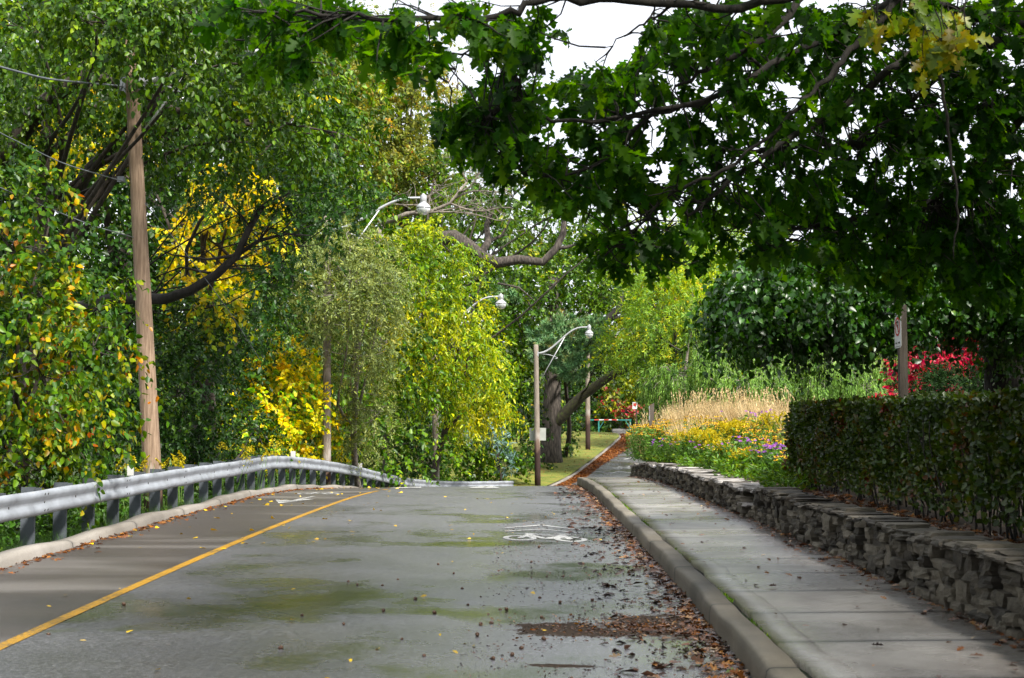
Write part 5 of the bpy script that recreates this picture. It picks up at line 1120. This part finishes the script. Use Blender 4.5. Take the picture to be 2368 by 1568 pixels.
# leafy regions: (px, py, rx, ry, Y, number of twigs)
reg = [(560, 30, 120, 55, 8.9, 26), (700, 70, 110, 75, 8.9, 34), (640, 140, 70, 40, 8.9, 10), (900, 80, 70, 70, 8.9, 30), (960, 120, 60, 45, 9, 12), (1060, 20, 70, 35, 9, 12), (1200, 90, 80, 50, 9.1, 26), (1230, 55, 45, 40, 9.1, 10), (1130, 75, 50, 35, 9.1, 10), (800, 20, 80, 30, 8.8, 14),
       (1080, 290, 75, 70, 9.9, 26), (1150, 230, 90, 60, 9.9, 26), (1130, 330, 90, 60, 9.9, 26), (1260, 260, 110, 90, 10, 46), (1390, 230, 110, 90, 10.1, 44), (1230, 380, 90, 50, 10.1, 20), (1350, 380, 110, 90, 10.2, 40), (1500, 330, 110, 90, 10.3, 42), (1480, 190, 90, 60, 10.2, 24), (1300, 450, 60, 40, 10.2, 10), (1440, 440, 90, 60, 10.4, 22), (1560, 440, 100, 70, 10.5, 26), (1420, 540, 90, 60, 10.5, 22), (1480, 590, 90, 45, 10.6, 18), (1580, 560, 80, 60, 10.6, 18), (1380, 610, 30, 20, 10.6, 4),
       (1560, 90, 90, 70, 10, 32), (1680, 50, 130, 60, 10, 44), (1660, 180, 120, 90, 10.3, 46), (1830, 70, 130, 80, 10.5, 52), (1850, 210, 120, 90, 10.6, 40), (1700, 300, 130, 80, 10.6, 30), (1990, 60, 110, 80, 11, 42), (2000, 190, 120, 80, 11, 36), (2130, 60, 110, 80, 11, 38), (2270, 60, 120, 80, 11.3, 46), (2180, 200, 120, 90, 11.3, 50), (2310, 220, 110, 110, 11.6, 60), (1880, 330, 120, 70, 11, 34), (2050, 340, 120, 80, 11.5, 44), (2200, 360, 120, 90, 11.6, 56), (2320, 400, 100, 110, 11.8, 60),
       (1700, 430, 110, 70, 10.9, 34), (1830, 460, 120, 80, 11.2, 46), (1970, 480, 120, 80, 11.5, 52), (2110, 500, 120, 90, 11.7, 56), (2250, 520, 120, 90, 11.9, 60), (1720, 540, 110, 60, 10.9, 34), (1860, 570, 120, 60, 11.4, 40), (2010, 600, 120, 60, 11.8, 44), (2150, 620, 110, 70, 11.9, 46), (2290, 640, 100, 60, 12, 46), (2330, 560, 80, 80, 12, 30), (2100, 690, 60, 30, 12, 8), (2330, 700, 60, 30, 12, 10)]
rf = np.random.default_rng(21); tips = []
for px, py, rx_, ry_, Y, n in reg:
    n = int(n * 1.0)
    if 1350 < px < 2080: n = int(n * .8)
    for _ in range(n):
        a = rf.random() * 6.283; q = math.sqrt(rf.random())
        tips.append(D(px + rx_ * q * math.cos(a), py + ry_ * q * math.sin(a), Y + rf.uniform(-.35, 1.7)))
# unseen canopy above and right of the frame, extended and thickened for shade
for _ in range(8500):
    q = np.array([rf.uniform(.5, 10), rf.uniform(-6, 17), rf.uniform(4.8, 8.8)])
    if q[1] > 3 and (q[2] - CZ) / q[1] < .345 and q[0] / q[1] < .38: continue
    tips.append(q)
tips = np.array(tips)
# keep the canopy clear of the open view corridor
cl = []
for p_ in tips: cl.append(True)
T = tips; tw = MB(); bases = []
for i, p_ in enumerate(T):
    dd = np.linalg.norm(nodes - p_, axis=1); j = int(np.argsort(dd)[int(rf.integers(9))]); a = nodes[j]
    if dd[j] > .8: a = p_ + norm(nodes[j] - p_ + rf.normal(size=3) * .3) * .4
    v = p_ - a; 
    l = bez(a, p_, i, .14, 5)
    if dd[j] < .8 or i % 4 == 0: tw.tube(l, np.linspace(.0075, .003, 5), 4, cap=False)
    bases.append(norm(v * np.array([1, 1, .6]) + rf.normal(size=3) * .15))
bases = np.array(bases)
per = 8; r = np.random.default_rng(31)
P = np.repeat(T[:, None, :], per, 1) - bases[:, None, :] * (r.random((len(T), per, 1)) * .16)
U = bases[:, None, :] * .45 + r.normal(size=P.shape) * .55 + np.array([0, 0, -.75])
Nn = np.array([0, 0, .8]) + r.normal(size=P.shape) * .65
sz = .155 * (.5 + .8 * r.random(len(T) * per))
P = P.reshape(-1, 3); U = norm(U.reshape(-1, 3)); Nn = norm(Nn.reshape(-1, 3))
put_leaves('crown', P, U, Nn, sz, 'oak', M['leaf_fg'], fo)
# turning yellow spray at the upper right
yt = []
for px, py, rx_, ry_, n in ((2030, 30, 40, 30, 6), (2100, 25, 40, 25, 5), (2170, 55, 50, 30, 8), (2190, 110, 45, 35, 8), (2150, 140, 25, 25, 4), (2235, 60, 25, 30, 3)):
    for _ in range(n): yt.append(D(px + rf.uniform(-1, 1) * rx_, py + rf.uniform(-1, 1) * ry_, 9.3 + rf.uniform(-.2, .6)))
yt = np.array(yt); per = 3
P = np.repeat(yt[:, None, :], per, 1) + r.normal(size=(len(yt), per, 3)) * .03
U = np.array([0, 0, -.8]) + r.normal(size=P.shape) * .55
Nn = np.array([0, -.8, .4]) + r.normal(size=P.shape) * .4
o = put_leaves('leaf_spray', P.reshape(-1, 3), norm(U.reshape(-1, 3)), norm(Nn.reshape(-1, 3)), .165 * (.7 + .5 * r.random(len(yt) * per)), 'oak', M['leaf_fgy'], fo); o['label'] = 'yellow green spray of turning oak leaves'
for p_ in yt: tw.tube(bez(p_ + np.array([rf.normal() * .06, .05, .22]), p_, int(abs(p_[0]) * 1e3), .1, 5), np.linspace(.006, .0025, 5), 4, cap=False)
mb.build('branches', M['bark_dark'], fo, True); tw.build('twigs', M['bark_dark'], fo, True)
# redbud sprig in front of the near pole
# ================================================================== FLOWER BED
def stems_mesh(pts_top, base, seed, r_=.004):
    mb = MB()
    for i, p_ in enumerate(pts_top):
        mb.tube(bez(base + (p_ - base) * np.array([.5, .5, 0]), p_, seed + i, .03, 4), r_, 3, cap=False)
    return mb
def clump(kind, x, y, h, w, seed, nf):
    z = float(zbed(x, y)); base = np.array([x, y, z]); r = np.random.default_rng(seed)
    if kind == 'goldenrod': h *= .76
    if kind in ('coneflower', 'aster') and y < 41: h *= .82
    info = {'coneflower': ('black_eyed_susan', 'clump of orange yellow black eyed susans in the flower bed', 'flowers', 'black eyed susans in the flower bed'),
            'goldenrod': ('goldenrod', 'feathery yellow goldenrod clump in the flower bed', 'flowers', 'goldenrod clumps in the flower bed'),
            'aster': ('aster', 'purple flowered aster clump among green leaves in the flower bed', 'flowers', 'purple asters in the flower bed'),
            'grass': ('ornamental_grass', 'tall straw coloured ornamental grass clump behind the flowers', 'grass', 'tan ornamental grasses behind the flowers'),
            'leafy': ('leafy_perennial', 'low green leafy perennial along the top of the wall', 'plant', 'green perennials along the wall top')}[kind]
    e = empty(info[0], base, info[1], info[2], info[3])
    if kind == 'grass':
        n = int(nf * 1.6); h *= (1.04 if 1590 < 1183 + x / y * F < 1790 else .82); a = r.random(n) * 6.283; q = np.sqrt(r.random(n)) * w * .55
        P = base + np.stack([q * np.cos(a), q * np.sin(a), np.zeros(n)], 1)
        U = np.stack([np.cos(a) * .22 + r.normal(size=n) * .12, np.sin(a) * .22 + r.normal(size=n) * .12, np.ones(n)], 1)
        V_, F_, n_, _ = TPL['blade']; 
        put_leaves('blades', P, norm(U), norm(r.normal(size=(n, 3))), h * (.5 + .5 * r.random(n)), 'blade', M['tan'], e)
        k = nf // 18; tp = base + np.stack([r.normal(size=k) * w * .4, r.normal(size=k) * w * .4, h * (.8 + .3 * r.random(k))], 1)
        tt = r.random((k, 10, 1)); dirv = norm(r.normal(size=(k, 3)) * .25 + np.array([0, 0, 1]))
        PP = tp[:, None, :] + dirv[:, None, :] * tt * .2
        UU = dirv[:, None, :] + r.normal(size=PP.shape) * .25
        put_leaves('seed_heads', PP.reshape(-1, 3), norm(UU.reshape(-1, 3)), norm(r.normal(size=(k * 10, 3))), np.full(k * 10, .055), 'bit', M['tan'], e)
        sm_ = stems_mesh(tp, base, seed, .003); sm_.build('stems', M['tan'], e)
        return e
    # leaves
    n = int(nf * (9 if kind != 'leafy' else 12)); a = r.random(n) * 6.283; q = np.sqrt(r.random(n)) * w * .5; hh = h * (r.random(n) ** .8) * .92
    P = base + np.stack([q * np.cos(a), q * np.sin(a), hh], 1)
    U = np.stack([np.cos(a), np.sin(a), .35 + r.normal(size=n) * .4], 1) + r.normal(size=(n, 3)) * .4
    lm = 'stemg' if kind != 'leafy' else 'weed'
    put_leaves('leaves', P, norm(U), norm(np.array([0, 0, .8]) + r.normal(size=(n, 3)) * .5), .12 * (.5 + .7 * r.random(n)), 'narrow', M[lm], e)
    if kind == 'leafy': return e
    top = base + np.stack([r.normal(size=nf) * w * .27, r.normal(size=nf) * w * .27, h * (.72 + .33 * r.random(nf))], 1)
    if kind in ('coneflower',):
        mb = stems_mesh(top, base, seed); mb.build('stems', M['stemg'], e)
        k = 9; ang = np.arange(k) * 2 * PI / k + r.random((nf, 1)); til = norm(r.normal(size=(nf, 3)) * .3 + np.array([-.1, -.35, 1]))
        U = np.stack([np.cos(ang), np.sin(ang), np.full_like(ang, -.18)], -1); U = U - til[:, None, :] * (np.sum(U * til[:, None, :], -1, keepdims=True)) * .8
        PP = np.repeat(top[:, None, :], k, 1)
        V1, I1, _ = leaves(PP.reshape(-1, 3), norm(U.reshape(-1, 3)), np.repeat(til, k, 0), np.full(nf * k, .05), 'leaf')
        cb_ = np.array([(x_, y_, z_) for z_ in (-.004, .02) for x_, y_ in ((-1, -1), (1, -1), (1, 1), (-1, 1))]) * np.array([.012, .012, 1])
        V2 = (top[:, None, :] + cb_[None]).reshape(-1, 3); cf = np.array([3,2,1,0,4,5,6,7,0,1,5,4,1,2,6,5,2,3,7,6,3,0,4,7])
        I2 = (np.arange(nf)[:, None] * 8 + cf[None]).ravel() + len(V1)
        bo_ = np_mesh('blossoms', np.concatenate([V1, V2]), np.concatenate([I1, I2]), 4, M['pet_y'], e)
        bo_.data.materials.append(M['cone']); bo_.data.polygons.foreach_set('material_index', np.concatenate([np.zeros(len(I1) // 4, np.int32), np.ones(len(I2) // 4, np.int32)]))
    elif kind == 'goldenrod':
        mb = stems_mesh(top, base, seed); mb.build('stems', M['stemg'], e)
        k = 60; t_ = r.random((nf, k)); d = norm(r.normal(size=(nf, 1, 3)) * np.array([1, 1, .2]) * .5 + r.normal(size=(nf, k, 3)) * np.array([.5, .5, .15]))
        PP = top[:, None, :] + np.array([0, 0, 1.]) * (t_ * .16 - .05)[..., None] + d * ((1 - t_) * .10)[..., None]
        put_leaves('blossoms', PP.reshape(-1, 3), norm(d.reshape(-1, 3) + np.array([0, 0, .3])), norm(r.normal(size=(nf * k, 3)) + np.array([0, 0, 1])), np.full(nf * k, .035), 'broad', M['pet_g'], e)
    else:
        mb = stems_mesh(top, base, seed); mb.build('stems', M['stemg'], e)
        k = 12; ang = np.arange(k) * 2 * PI / k + r.random((nf, 1)); til = norm(r.normal(size=(nf, 3)) * .4 + np.array([-.2, -.4, .8]))
        U = np.stack([np.cos(ang), np.sin(ang), np.zeros_like(ang)], -1); U = U - til[:, None, :] * (np.sum(U * til[:, None, :], -1, keepdims=True)) * .8
        put_leaves('blossoms', np.repeat(top[:, None, :], k, 1).reshape(-1, 3), norm(U.reshape(-1, 3)), np.repeat(til, k, 0), np.full(nf * k, .042), 'leaf', M['pet_p'], e)
    return e
random.seed(17)
def inbed(y, off): return float(Wf(min(y, 50))) + .55 + off
# (kind, px, Y, h, w, n)
for i, (px, Y, h, w, n) in enumerate([(1480, 47, 1.05, .9, 90), (1500, 44, 1.1, 1.0, 110), (1535, 41, 1.05, 1.1, 120), (1560, 44, 1.2, 1.1, 120), (1575, 38, .95, .9, 80), (1620, 42, 1.25, 1.2, 110), (1655, 37, 1.2, 1.1, 110), (1690, 38, 1.2, 1.1, 100), (1730, 34, 1.05, 1, 80), (1770, 30, .95, .9, 60), (1790, 27.5, .8, .7, 40), (1600, 36, .8, .8, 60)]):
    clump('coneflower', D(px, 1000, Y)[0], Y, h, w, 400 + i, n)
for i, (px, Y, h, w, n) in enumerate([(1610, 35, 1.0, .8, 46), (1640, 33, .95, .7, 36), (1690, 34, 1.15, .8, 46), (1720, 36, 1.2, .8, 40), (1500, 49, 1.3, .9, 40), (1555, 47, 1.35, .8, 36), (1785, 34, 1.35, .8, 36), (1670, 30, .8, .6, 26), (1650, 40, 1.3, .9, 30)]):
    clump('goldenrod', D(px, 1000, Y)[0], Y, h, w, 430 + i, n)
for i, (px, Y, h, w, n) in enumerate([(1705, 29, .85, .8, 14), (1740, 29, .8, .8, 12), (1785, 26.5, .75, .7, 30), (1800, 24.8, .75, .5, 26), (1660, 31, .75, .7, 20), (1620, 33, .7, .7, 16), (1530, 40, .8, .7, 16), (1750, 38, 1.5, 1, 26), (1590, 37, .7, .7, 14)]):
    clump('aster', D(px, 1000, Y)[0], Y, h, w, 450 + i, n)
for i, (px, Y, h, w, n) in enumerate([(1560, 50, 1.5, 1.1, 900), (1600, 48, 1.7, 1.2, 1000), (1640, 47, 1.75, 1.2, 1100), (1690, 46, 1.7, 1.2, 1100), (1730, 45, 1.7, 1.2, 1100), (1780, 43, 1.6, 1.2, 1000), (1520, 51, 1.6, .8, 400), (1600, 39.5, 1.2, .8, 600), (1840, 42, 1.45, 1.3, 900), (1900, 41, 1.45, 1.3, 900), (1960, 42, 1.4, 1.3, 700), (1490, 50, 1.3, .6, 250), (1500, 46, 1.5, .5, 160), (1820, 38, 1.55, 1, 700)]):
    clump('grass', D(px, 1000, Y)[0], Y, h, w, 470 + i, n)
for i, Y in enumerate(np.arange(24.5, 45, 1.45)):
    clump(('coneflower', 'aster', 'coneflower', 'goldenrod')[i % 4], inbed(Y, random.uniform(.35, .75)), Y, random.uniform(.45, .7), .7, 700 + i, 30)
i = 0
for Y in np.arange(22, 49.5, 1.35):
    i += 1; clump('leafy', inbed(Y, random.uniform(-.05, .25)), Y, random.uniform(.16, .34), random.uniform(.6, .9), 500 + i, 20)
for Y in np.arange(24.5, 49, 1.6):
    i += 1; clump('leafy', inbed(Y, random.uniform(.6, 1.0)), Y, random.uniform(.32, .5), random.uniform(.8, 1.1), 540 + i, 26)
# ================================================================== UNDERGROWTH, GRASS, LITTER
def scatter_blades(name, X, Y, Z, h, mat, seed, label, cat='grass', tpl='blade', lean=.35):
    r = np.random.default_rng(seed); n = len(X)
    U = np.stack([r.normal(size=n) * lean, r.normal(size=n) * lean, np.ones(n)], 1)
    o = put_leaves(name, np.stack([X, Y, Z], 1), norm(U), norm(r.normal(size=(n, 3))), h * (.5 + .8 * r.random(n)), tpl, mat)
    return tag(o, label, cat, None, 'stuff')
r = np.random.default_rng(41)
n = 26000; Y = 9 + 52 * r.random(n) ** 1.2; X = Lf(Y) - .28 - 2.2 * r.random(n) ** 1.5; Z = np.array([gz(a, b) for a, b in zip(X, Y)])
scatter_blades('verge_grass', X, Y, Z, .22, M['weed_dark'], 42, 'green weeds and grass growing under the guard rail')
n = 60000; Y = 9 + 55 * r.random(n) ** 1.2; X = Lf(Y) - .65 - 3.4 * r.random(n); Z = np.array([gz(a, b) for a, b in zip(X, Y)])
hh = np.clip(.25 + .55 * snoise(np.stack([X, Y, Y * 0], 1), .5, 5), .1, 1) + np.clip(.6 * (Lf(Y) - 1.2 - X), 0, .9)
Zz = Z + hh * r.random(n)
o = put_leaves('undergrowth', np.stack([X, Y, Zz], 1), norm(r.normal(size=(n, 3)) + np.array([.3, -.3, .2])), norm(np.array([.2, -.2, .9]) + r.normal(size=(n, 3)) * .5), .085 * (.5 + .9 * r.random(n)), 'leaf', M['weed_dark'])
tag(o, 'tangled green undergrowth on the bank behind the guard rail', 'undergrowth', None, 'stuff')
# goldenrod plumes behind the rail
gx_ = [(-6.7, 17.5, .95), (-6.6, 20.5, .9), (-6.5, 24.5, 1.0), (-6.4, 27.5, 1.0), (-6.2, 30.5, 1.05), (-6.1, 33.5, 1.1), (-6.2, 35.5, 1.15), (-6.0, 37.8, 1.1)]
for i, (x, y, h) in enumerate(gx_):
    rr_ = np.random.default_rng(600 + i); base = np.array([x, y, gz(x, y)]); e = empty('goldenrod', base, 'yellow goldenrod plume on the bank behind the guard rail', 'flowers', 'goldenrod behind the guard rail')
    nf = 9; top = base + np.stack([rr_.normal(size=nf) * .28, rr_.normal(size=nf) * .3, h * (.7 + .4 * rr_.random(nf))], 1)
    stems_mesh(top, base, 610 + i).build('stems', M['stemg'], e)
    k = 70; t_ = rr_.random((nf, k)); d = norm(rr_.normal(size=(nf, 1, 3)) * np.array([1, 1, .1]) * .8 + rr_.normal(size=(nf, k, 3)) * np.array([.4, .4, .15]))
    PP = top[:, None, :] + np.array([0, 0, 1.]) * (t_ * .14 - .05)[..., None] + d * ((1 - t_) * .13)[..., None]
    put_leaves('blossoms', PP.reshape(-1, 3), norm(d.reshape(-1, 3)), norm(rr_.normal(size=(nf * k, 3)) + np.array([0, 0, 1])), np.full(nf * k, .032), 'broad', M['pet_g'], e)
# lawn grass tufts
n = 26000; Y = 63 + 46 * r.random(n); X = Lf(Y) - .25 - 7 * r.random(n); Z = zr(Y) - dropf(Y) + .115 + .03 * np.clip(Lf(Y) - X, 0, 9)
scatter_blades('lawn_grass', X, Y, Z, .09, M['weed'], 44, 'short green grass on the far lawn bank')
def lay(name, X, Y, Z, size, mat, seed, label, tpl='oak', tilt=.35, cat='leaves', lift=.012):
    r = np.random.default_rng(seed); n = len(X); a = r.random(n) * 6.283
    U = np.stack([np.cos(a), np.sin(a), r.normal(size=n) * tilt * .4], 1); Nn = np.array([0, 0, 1.]) + r.normal(size=(n, 3)) * tilt
    o = put_leaves(name, np.stack([X, Y, Z + lift], 1), norm(U), norm(Nn), size * (.5 + .8 * r.random(n)), tpl, mat)
    return tag(o, label, cat, None, 'stuff')
# gutter leaves along the right kerb
n = 3600; Y = 7.5 + 38 * r.random(n) ** 1.25; X = Rf(Y) - .02 - np.minimum(r.exponential(.10, n) * (1 + .7 * np.clip(14 - Y, 0, 5) / 5), 1.2); Z = zroad(X, Y)
lay('gutter_leaves', X, Y, Z, .10, M['litter'], 51, 'brown and orange fallen leaves lying along the right gutter')
n = 500; Y = 7.5 + 30 * r.random(n) ** 1.2; X = Rf(Y) - .02 - r.random(n) * .9; Z = zroad(X, Y)
lay('debris_twigs', X, Y, Z, .12, M['debris'], 52, 'small twigs and stems lying in the right gutter', 'narrow')
n = 5200; Y = 7.5 + 17 * r.random(n) ** 1.3; q = r.random(n); X = Rf(Y) - 2.0 * q ** 1.5; keep = snoise(np.stack([X * 1.0, Y * .5, X * 0], 1), .8, 3) > -.6; X, Y = X[keep], Y[keep]; Z = zroad(X, Y)
lay('acorn_debris', X, Y, Z, .028, M['debris'], 53, 'dark crumbs of acorn shell and leaf scattered over the wet right lane', 'bit', .5, 'debris', .004)
n = 1100; Y = 8 + 33 * r.random(n); X = Lf(Y) + .03 + r.exponential(.07, n); Z = zroad(X, Y)
lay('gutter_leaves', X, Y, Z, .085, M['litter_o'], 54, 'tan and orange fallen leaves lying along the left kerb', 'oak')
n = 70; Y = 18 + 25 * r.random(n); X = Lf(Y) + .1 + 3.0 * r.random(n) ** 1.6; Z = zroad(X, Y)
lay('fallen_leaves', X, Y, Z, .10, M['litter_y'], 55, 'scattered yellow leaves on the left bike lane', 'heart')
n = 90; Y = 9 + 22 * r.random(n); X = -5 + 6.4 * r.random(n); Z = zroad(X, Y)
lay('fallen_leaves', X, Y, Z, .075, M['litter_y'], 56, 'pale leaves scattered singly across the main lane', 'bit')
n = 1500; Y = 7.5 + 38 * r.random(n); X = Wf(Y) - .02 - r.exponential(.10, n); Z = zwalk(Y) + .02
lay('wall_foot_leaves', X, Y, Z, .075, M['litter'], 57, 'brown leaves gathered at the foot of the stone wall')
n = 120; Y = 8 + 30 * r.random(n); X = Rf(Y) + .3 + 1.6 * r.random(n); Z = zwalk(Y) + .012
lay('sidewalk_leaves', X, Y, Z, .075, M['litter'], 58, 'few brown leaves scattered over the sidewalk slabs')
n = 2600; Y = 8 + 15 * r.random(n); X = Wf(Y) + .3 + .75 * r.random(n); Z = zbed(X, Y)
lay('bed_leaves', X, Y, Z, .08, M['litter'], 59, 'dry brown leaves on the soil under the clipped hedge', 'oak', .5)
# joint moss
n = 1600; Y = 7.5 + 30 * r.random(n); cl_ = snoise(np.stack([Y, Y * 0, Y * 0], 1), .5, 8) > .25; Y = Y[cl_]; n = len(Y); X = Rf(Y) + .205 + .03 * r.random(n); Z = zwalk(Y) - .02
scatter_blades('joint_weeds', X, Y, Z, .028, M['weed'], 61, 'tiny green weeds sprouting in the kerb joint', 'weeds', 'bit')
# far orange band of leaves along the climbing kerb
ribbon('leaf_band', lambda Y: (Lf(Y) + .02, Lf(Y) + float(np.interp(Y, [62, 70, 80, 95, 105, 111], [.4, .45, .5, .9, 2.2, 3.4])) + .25 * math.sin(Y * 1.3)), np.arange(62, 111.5, .5), lambda X, Y: zroad(X, Y) + .012,
       surf('leaf_band', [(.3, (.10, .035, .015)), (.5, (.22, .08, .025)), (.7, (.32, .14, .05))], .9, 6, bump=1, bscale=20), 4)
n = 15000; Y = 61 + 50 * r.random(n); wd = np.interp(Y, [62, 70, 80, 95, 105, 111], [.55, .6, .7, 1.2, 2.6, 3.8]); X = Lf(Y) + wd * r.random(n) ** 1.3; Z = zroad(X, Y)
lay('roadside_leaves', X, Y, Z, .13, M['litter_o'], 62, 'thick orange band of fallen leaves along the far climbing kerb', 'bit', .4, 'leaves', .03)
n = 900; Y = 64 + 44 * r.random(n); X = Lf(Y) - .3 - 6 * r.random(n); Z = zr(Y) - dropf(Y) + .16 + .03 * np.clip(Lf(Y) - X, 0, 9)
lay('lawn_leaves', X, Y, Z, .12, M['litter_o'], 63, 'orange leaves dotted over the far lawn', 'bit', .4)
# damp debris mat near the gutter
def matpoly(cx, cy, rx_, ry_, seed, n=64):
    r = np.random.default_rng(seed); a = np.linspace(0, 2 * PI, n, endpoint=False)
    k = 1 + .18 * np.sin(3 * a + r.random() * 6) + .12 * np.sin(7 * a + r.random() * 6) + .08 * np.sin(13 * a + r.random() * 6) + .05 * r.normal(size=n)
    return [(cx + rx_ * q * math.cos(t), cy + ry_ * q * math.sin(t)) for q, t in zip(k, a)]
n = 1500; a = r.random(n) * 6.28; q = np.abs(r.normal(size=n)) * .65; X = 1.05 + .85 * q * np.cos(a); Y = 11.9 + .65 * q * np.sin(a); X = np.minimum(X, Rf(Y) - .02); Z = zroad(X, Y)
lay('leaf_mulch', X, Y, Z, .032, M['litter'], 64, 'brown leaf mulch matted in the puddle hollow', 'bit', .5, 'debris', .008)
# acorns, one object each
def acorn():
    mb = MB(); mb.lathe((0, 0, .014), [(.002, -.014), (.009, -.011), (.013, -.002), (.0135, .005), (.0145, .007), (.012, .014), (.004, .018), (.002, .022)], 10)
    me = mb.build('acorn', surf('acorn_shell', [(.3, (.05, .022, .012)), (.7, (.14, .07, .035))], .5, 30, bump=.2), None, True); return me
ac = acorn(); first = True
def place_acorn(x, y):
    global first
    o = ac if first else ac.copy()
    if not first: COL.objects.link(o)
    first = False
    o.location = (x, y, float(zroad(x, y)) + .002); o.rotation_euler = (random.uniform(.8, 1.6), 0, random.uniform(0, 6.28)); s_ = random.uniform(.8, 1.25); o.scale = (s_, s_, s_)
    tag(o, 'small dark acorn lying on the wet asphalt of the main lane', 'acorn', 'acorns scattered on the road')
for px, py in [(1453, 1318), (885, 1360), (1015, 1310), (1243, 1266), (1068, 1364), (1290, 1391), (1250, 1424), (1140, 1440), (1173, 1410), (1105, 1470), (1260, 1475), (930, 1480), (1135, 1520), (1180, 1512), (1320, 1560), (1480, 1466), (925, 1345), (805, 1352), (830, 1360), (700, 1430), (1370, 1384), (1420, 1415), (1160, 1408), (1110, 1445), (890, 1418), (800, 1450), (650, 1505), (985, 1515), (1200, 1495), (1300, 1330), (1350, 1300), (1225, 1300), (1050, 1330), (960, 1390), (1400, 1350), (1500, 1400), (1550, 1450), (1010, 1420), (1080, 1400), (1250, 1380), (130, 1477), (300, 1410)]:
    Yv = 1.72 * F / (py - 966); Yv = min(Yv, 26); place_acorn((px - 1183.5) / F * Yv, Yv)
# ================================================================== CAMERA, LIGHT, WORLD
cam = bpy.data.cameras.new('camera'); co = bpy.data.objects.new('camera', cam); COL.objects.link(co)
co.location = (0, 0, CZ); co.rotation_euler = (PI / 2 + PITCH, 0, 0)
cam.sensor_width = 36; cam.lens = F / 2367 * 36; cam.clip_end = 3000; cam.clip_start = .1
cam.dof.use_dof = True; cam.dof.focus_distance = 27; cam.dof.aperture_fstop = 5.6
S.camera = co
w = bpy.data.worlds.new('World'); S.world = w; w.use_nodes = True; nt = w.node_tree; nt.nodes.clear()
EL, AZ = math.radians(48), math.radians(140)     # azimuth measured clockwise from +Y: sun behind the camera's right shoulder
sky = node(nt, 'ShaderNodeTexSky', sky_type='NISHITA'); sky.sun_disc = False; sky.sun_elevation = EL; sky.sun_rotation = AZ
# bright thin overcast over the blue
tc = node(nt, 'ShaderNodeTexCoord'); nz = noise(nt, tc.outputs['Generated'], 3.0, 5)
cr = ramp(nt, [(.3, (8.2, 8.5, 9.2)), (.7, (10.5, 10.6, 11.0))]); nt.links.new(nz, cr.inputs[0])
mx = node(nt, 'ShaderNodeMix', data_type='RGBA'); mx.inputs[0].default_value = .8
nt.links.new(sky.outputs[0], mx.inputs[6]); nt.links.new(cr.outputs[0], mx.inputs[7])
bg = node(nt, 'ShaderNodeBackground'); bg.inputs['Strength'].default_value = .09; nt.links.new(mx.outputs[2], bg.inputs[0])
ow = node(nt, 'ShaderNodeOutputWorld'); nt.links.new(bg.outputs[0], ow.inputs[0])
sl = bpy.data.lights.new('sun', 'SUN'); sl.energy = 4.6; sl.angle = math.radians(6); sl.color = (1, .95, .86)
so = bpy.data.objects.new('sun', sl); COL.objects.link(so)
d = Vector((math.sin(AZ) * math.cos(EL), math.cos(AZ) * math.cos(EL), math.sin(EL)))
so.rotation_euler = d.to_track_quat('Z', 'Y').to_euler(); so.location = (20, -20, 40)
S.view_settings.view_transform = 'Standard'; S.view_settings.look = 'None'; S.view_settings.exposure = .95; S.view_settings.gamma = 1
S.cycles.max_bounces = 6; S.cycles.diffuse_bounces = 2; S.cycles.glossy_bounces = 2; S.cycles.transmission_bounces = 4; S.cycles.transparent_max_bounces = 4
S.cycles.use_adaptive_sampling = True; S.cycles.adaptive_threshold = .02; S.cycles.caustics_reflective = False; S.cycles.caustics_refractive = False
S.cycles.use_denoising = True; S.cycles.sample_clamp_indirect = 6
print('leaves in crowns', NLEAF)
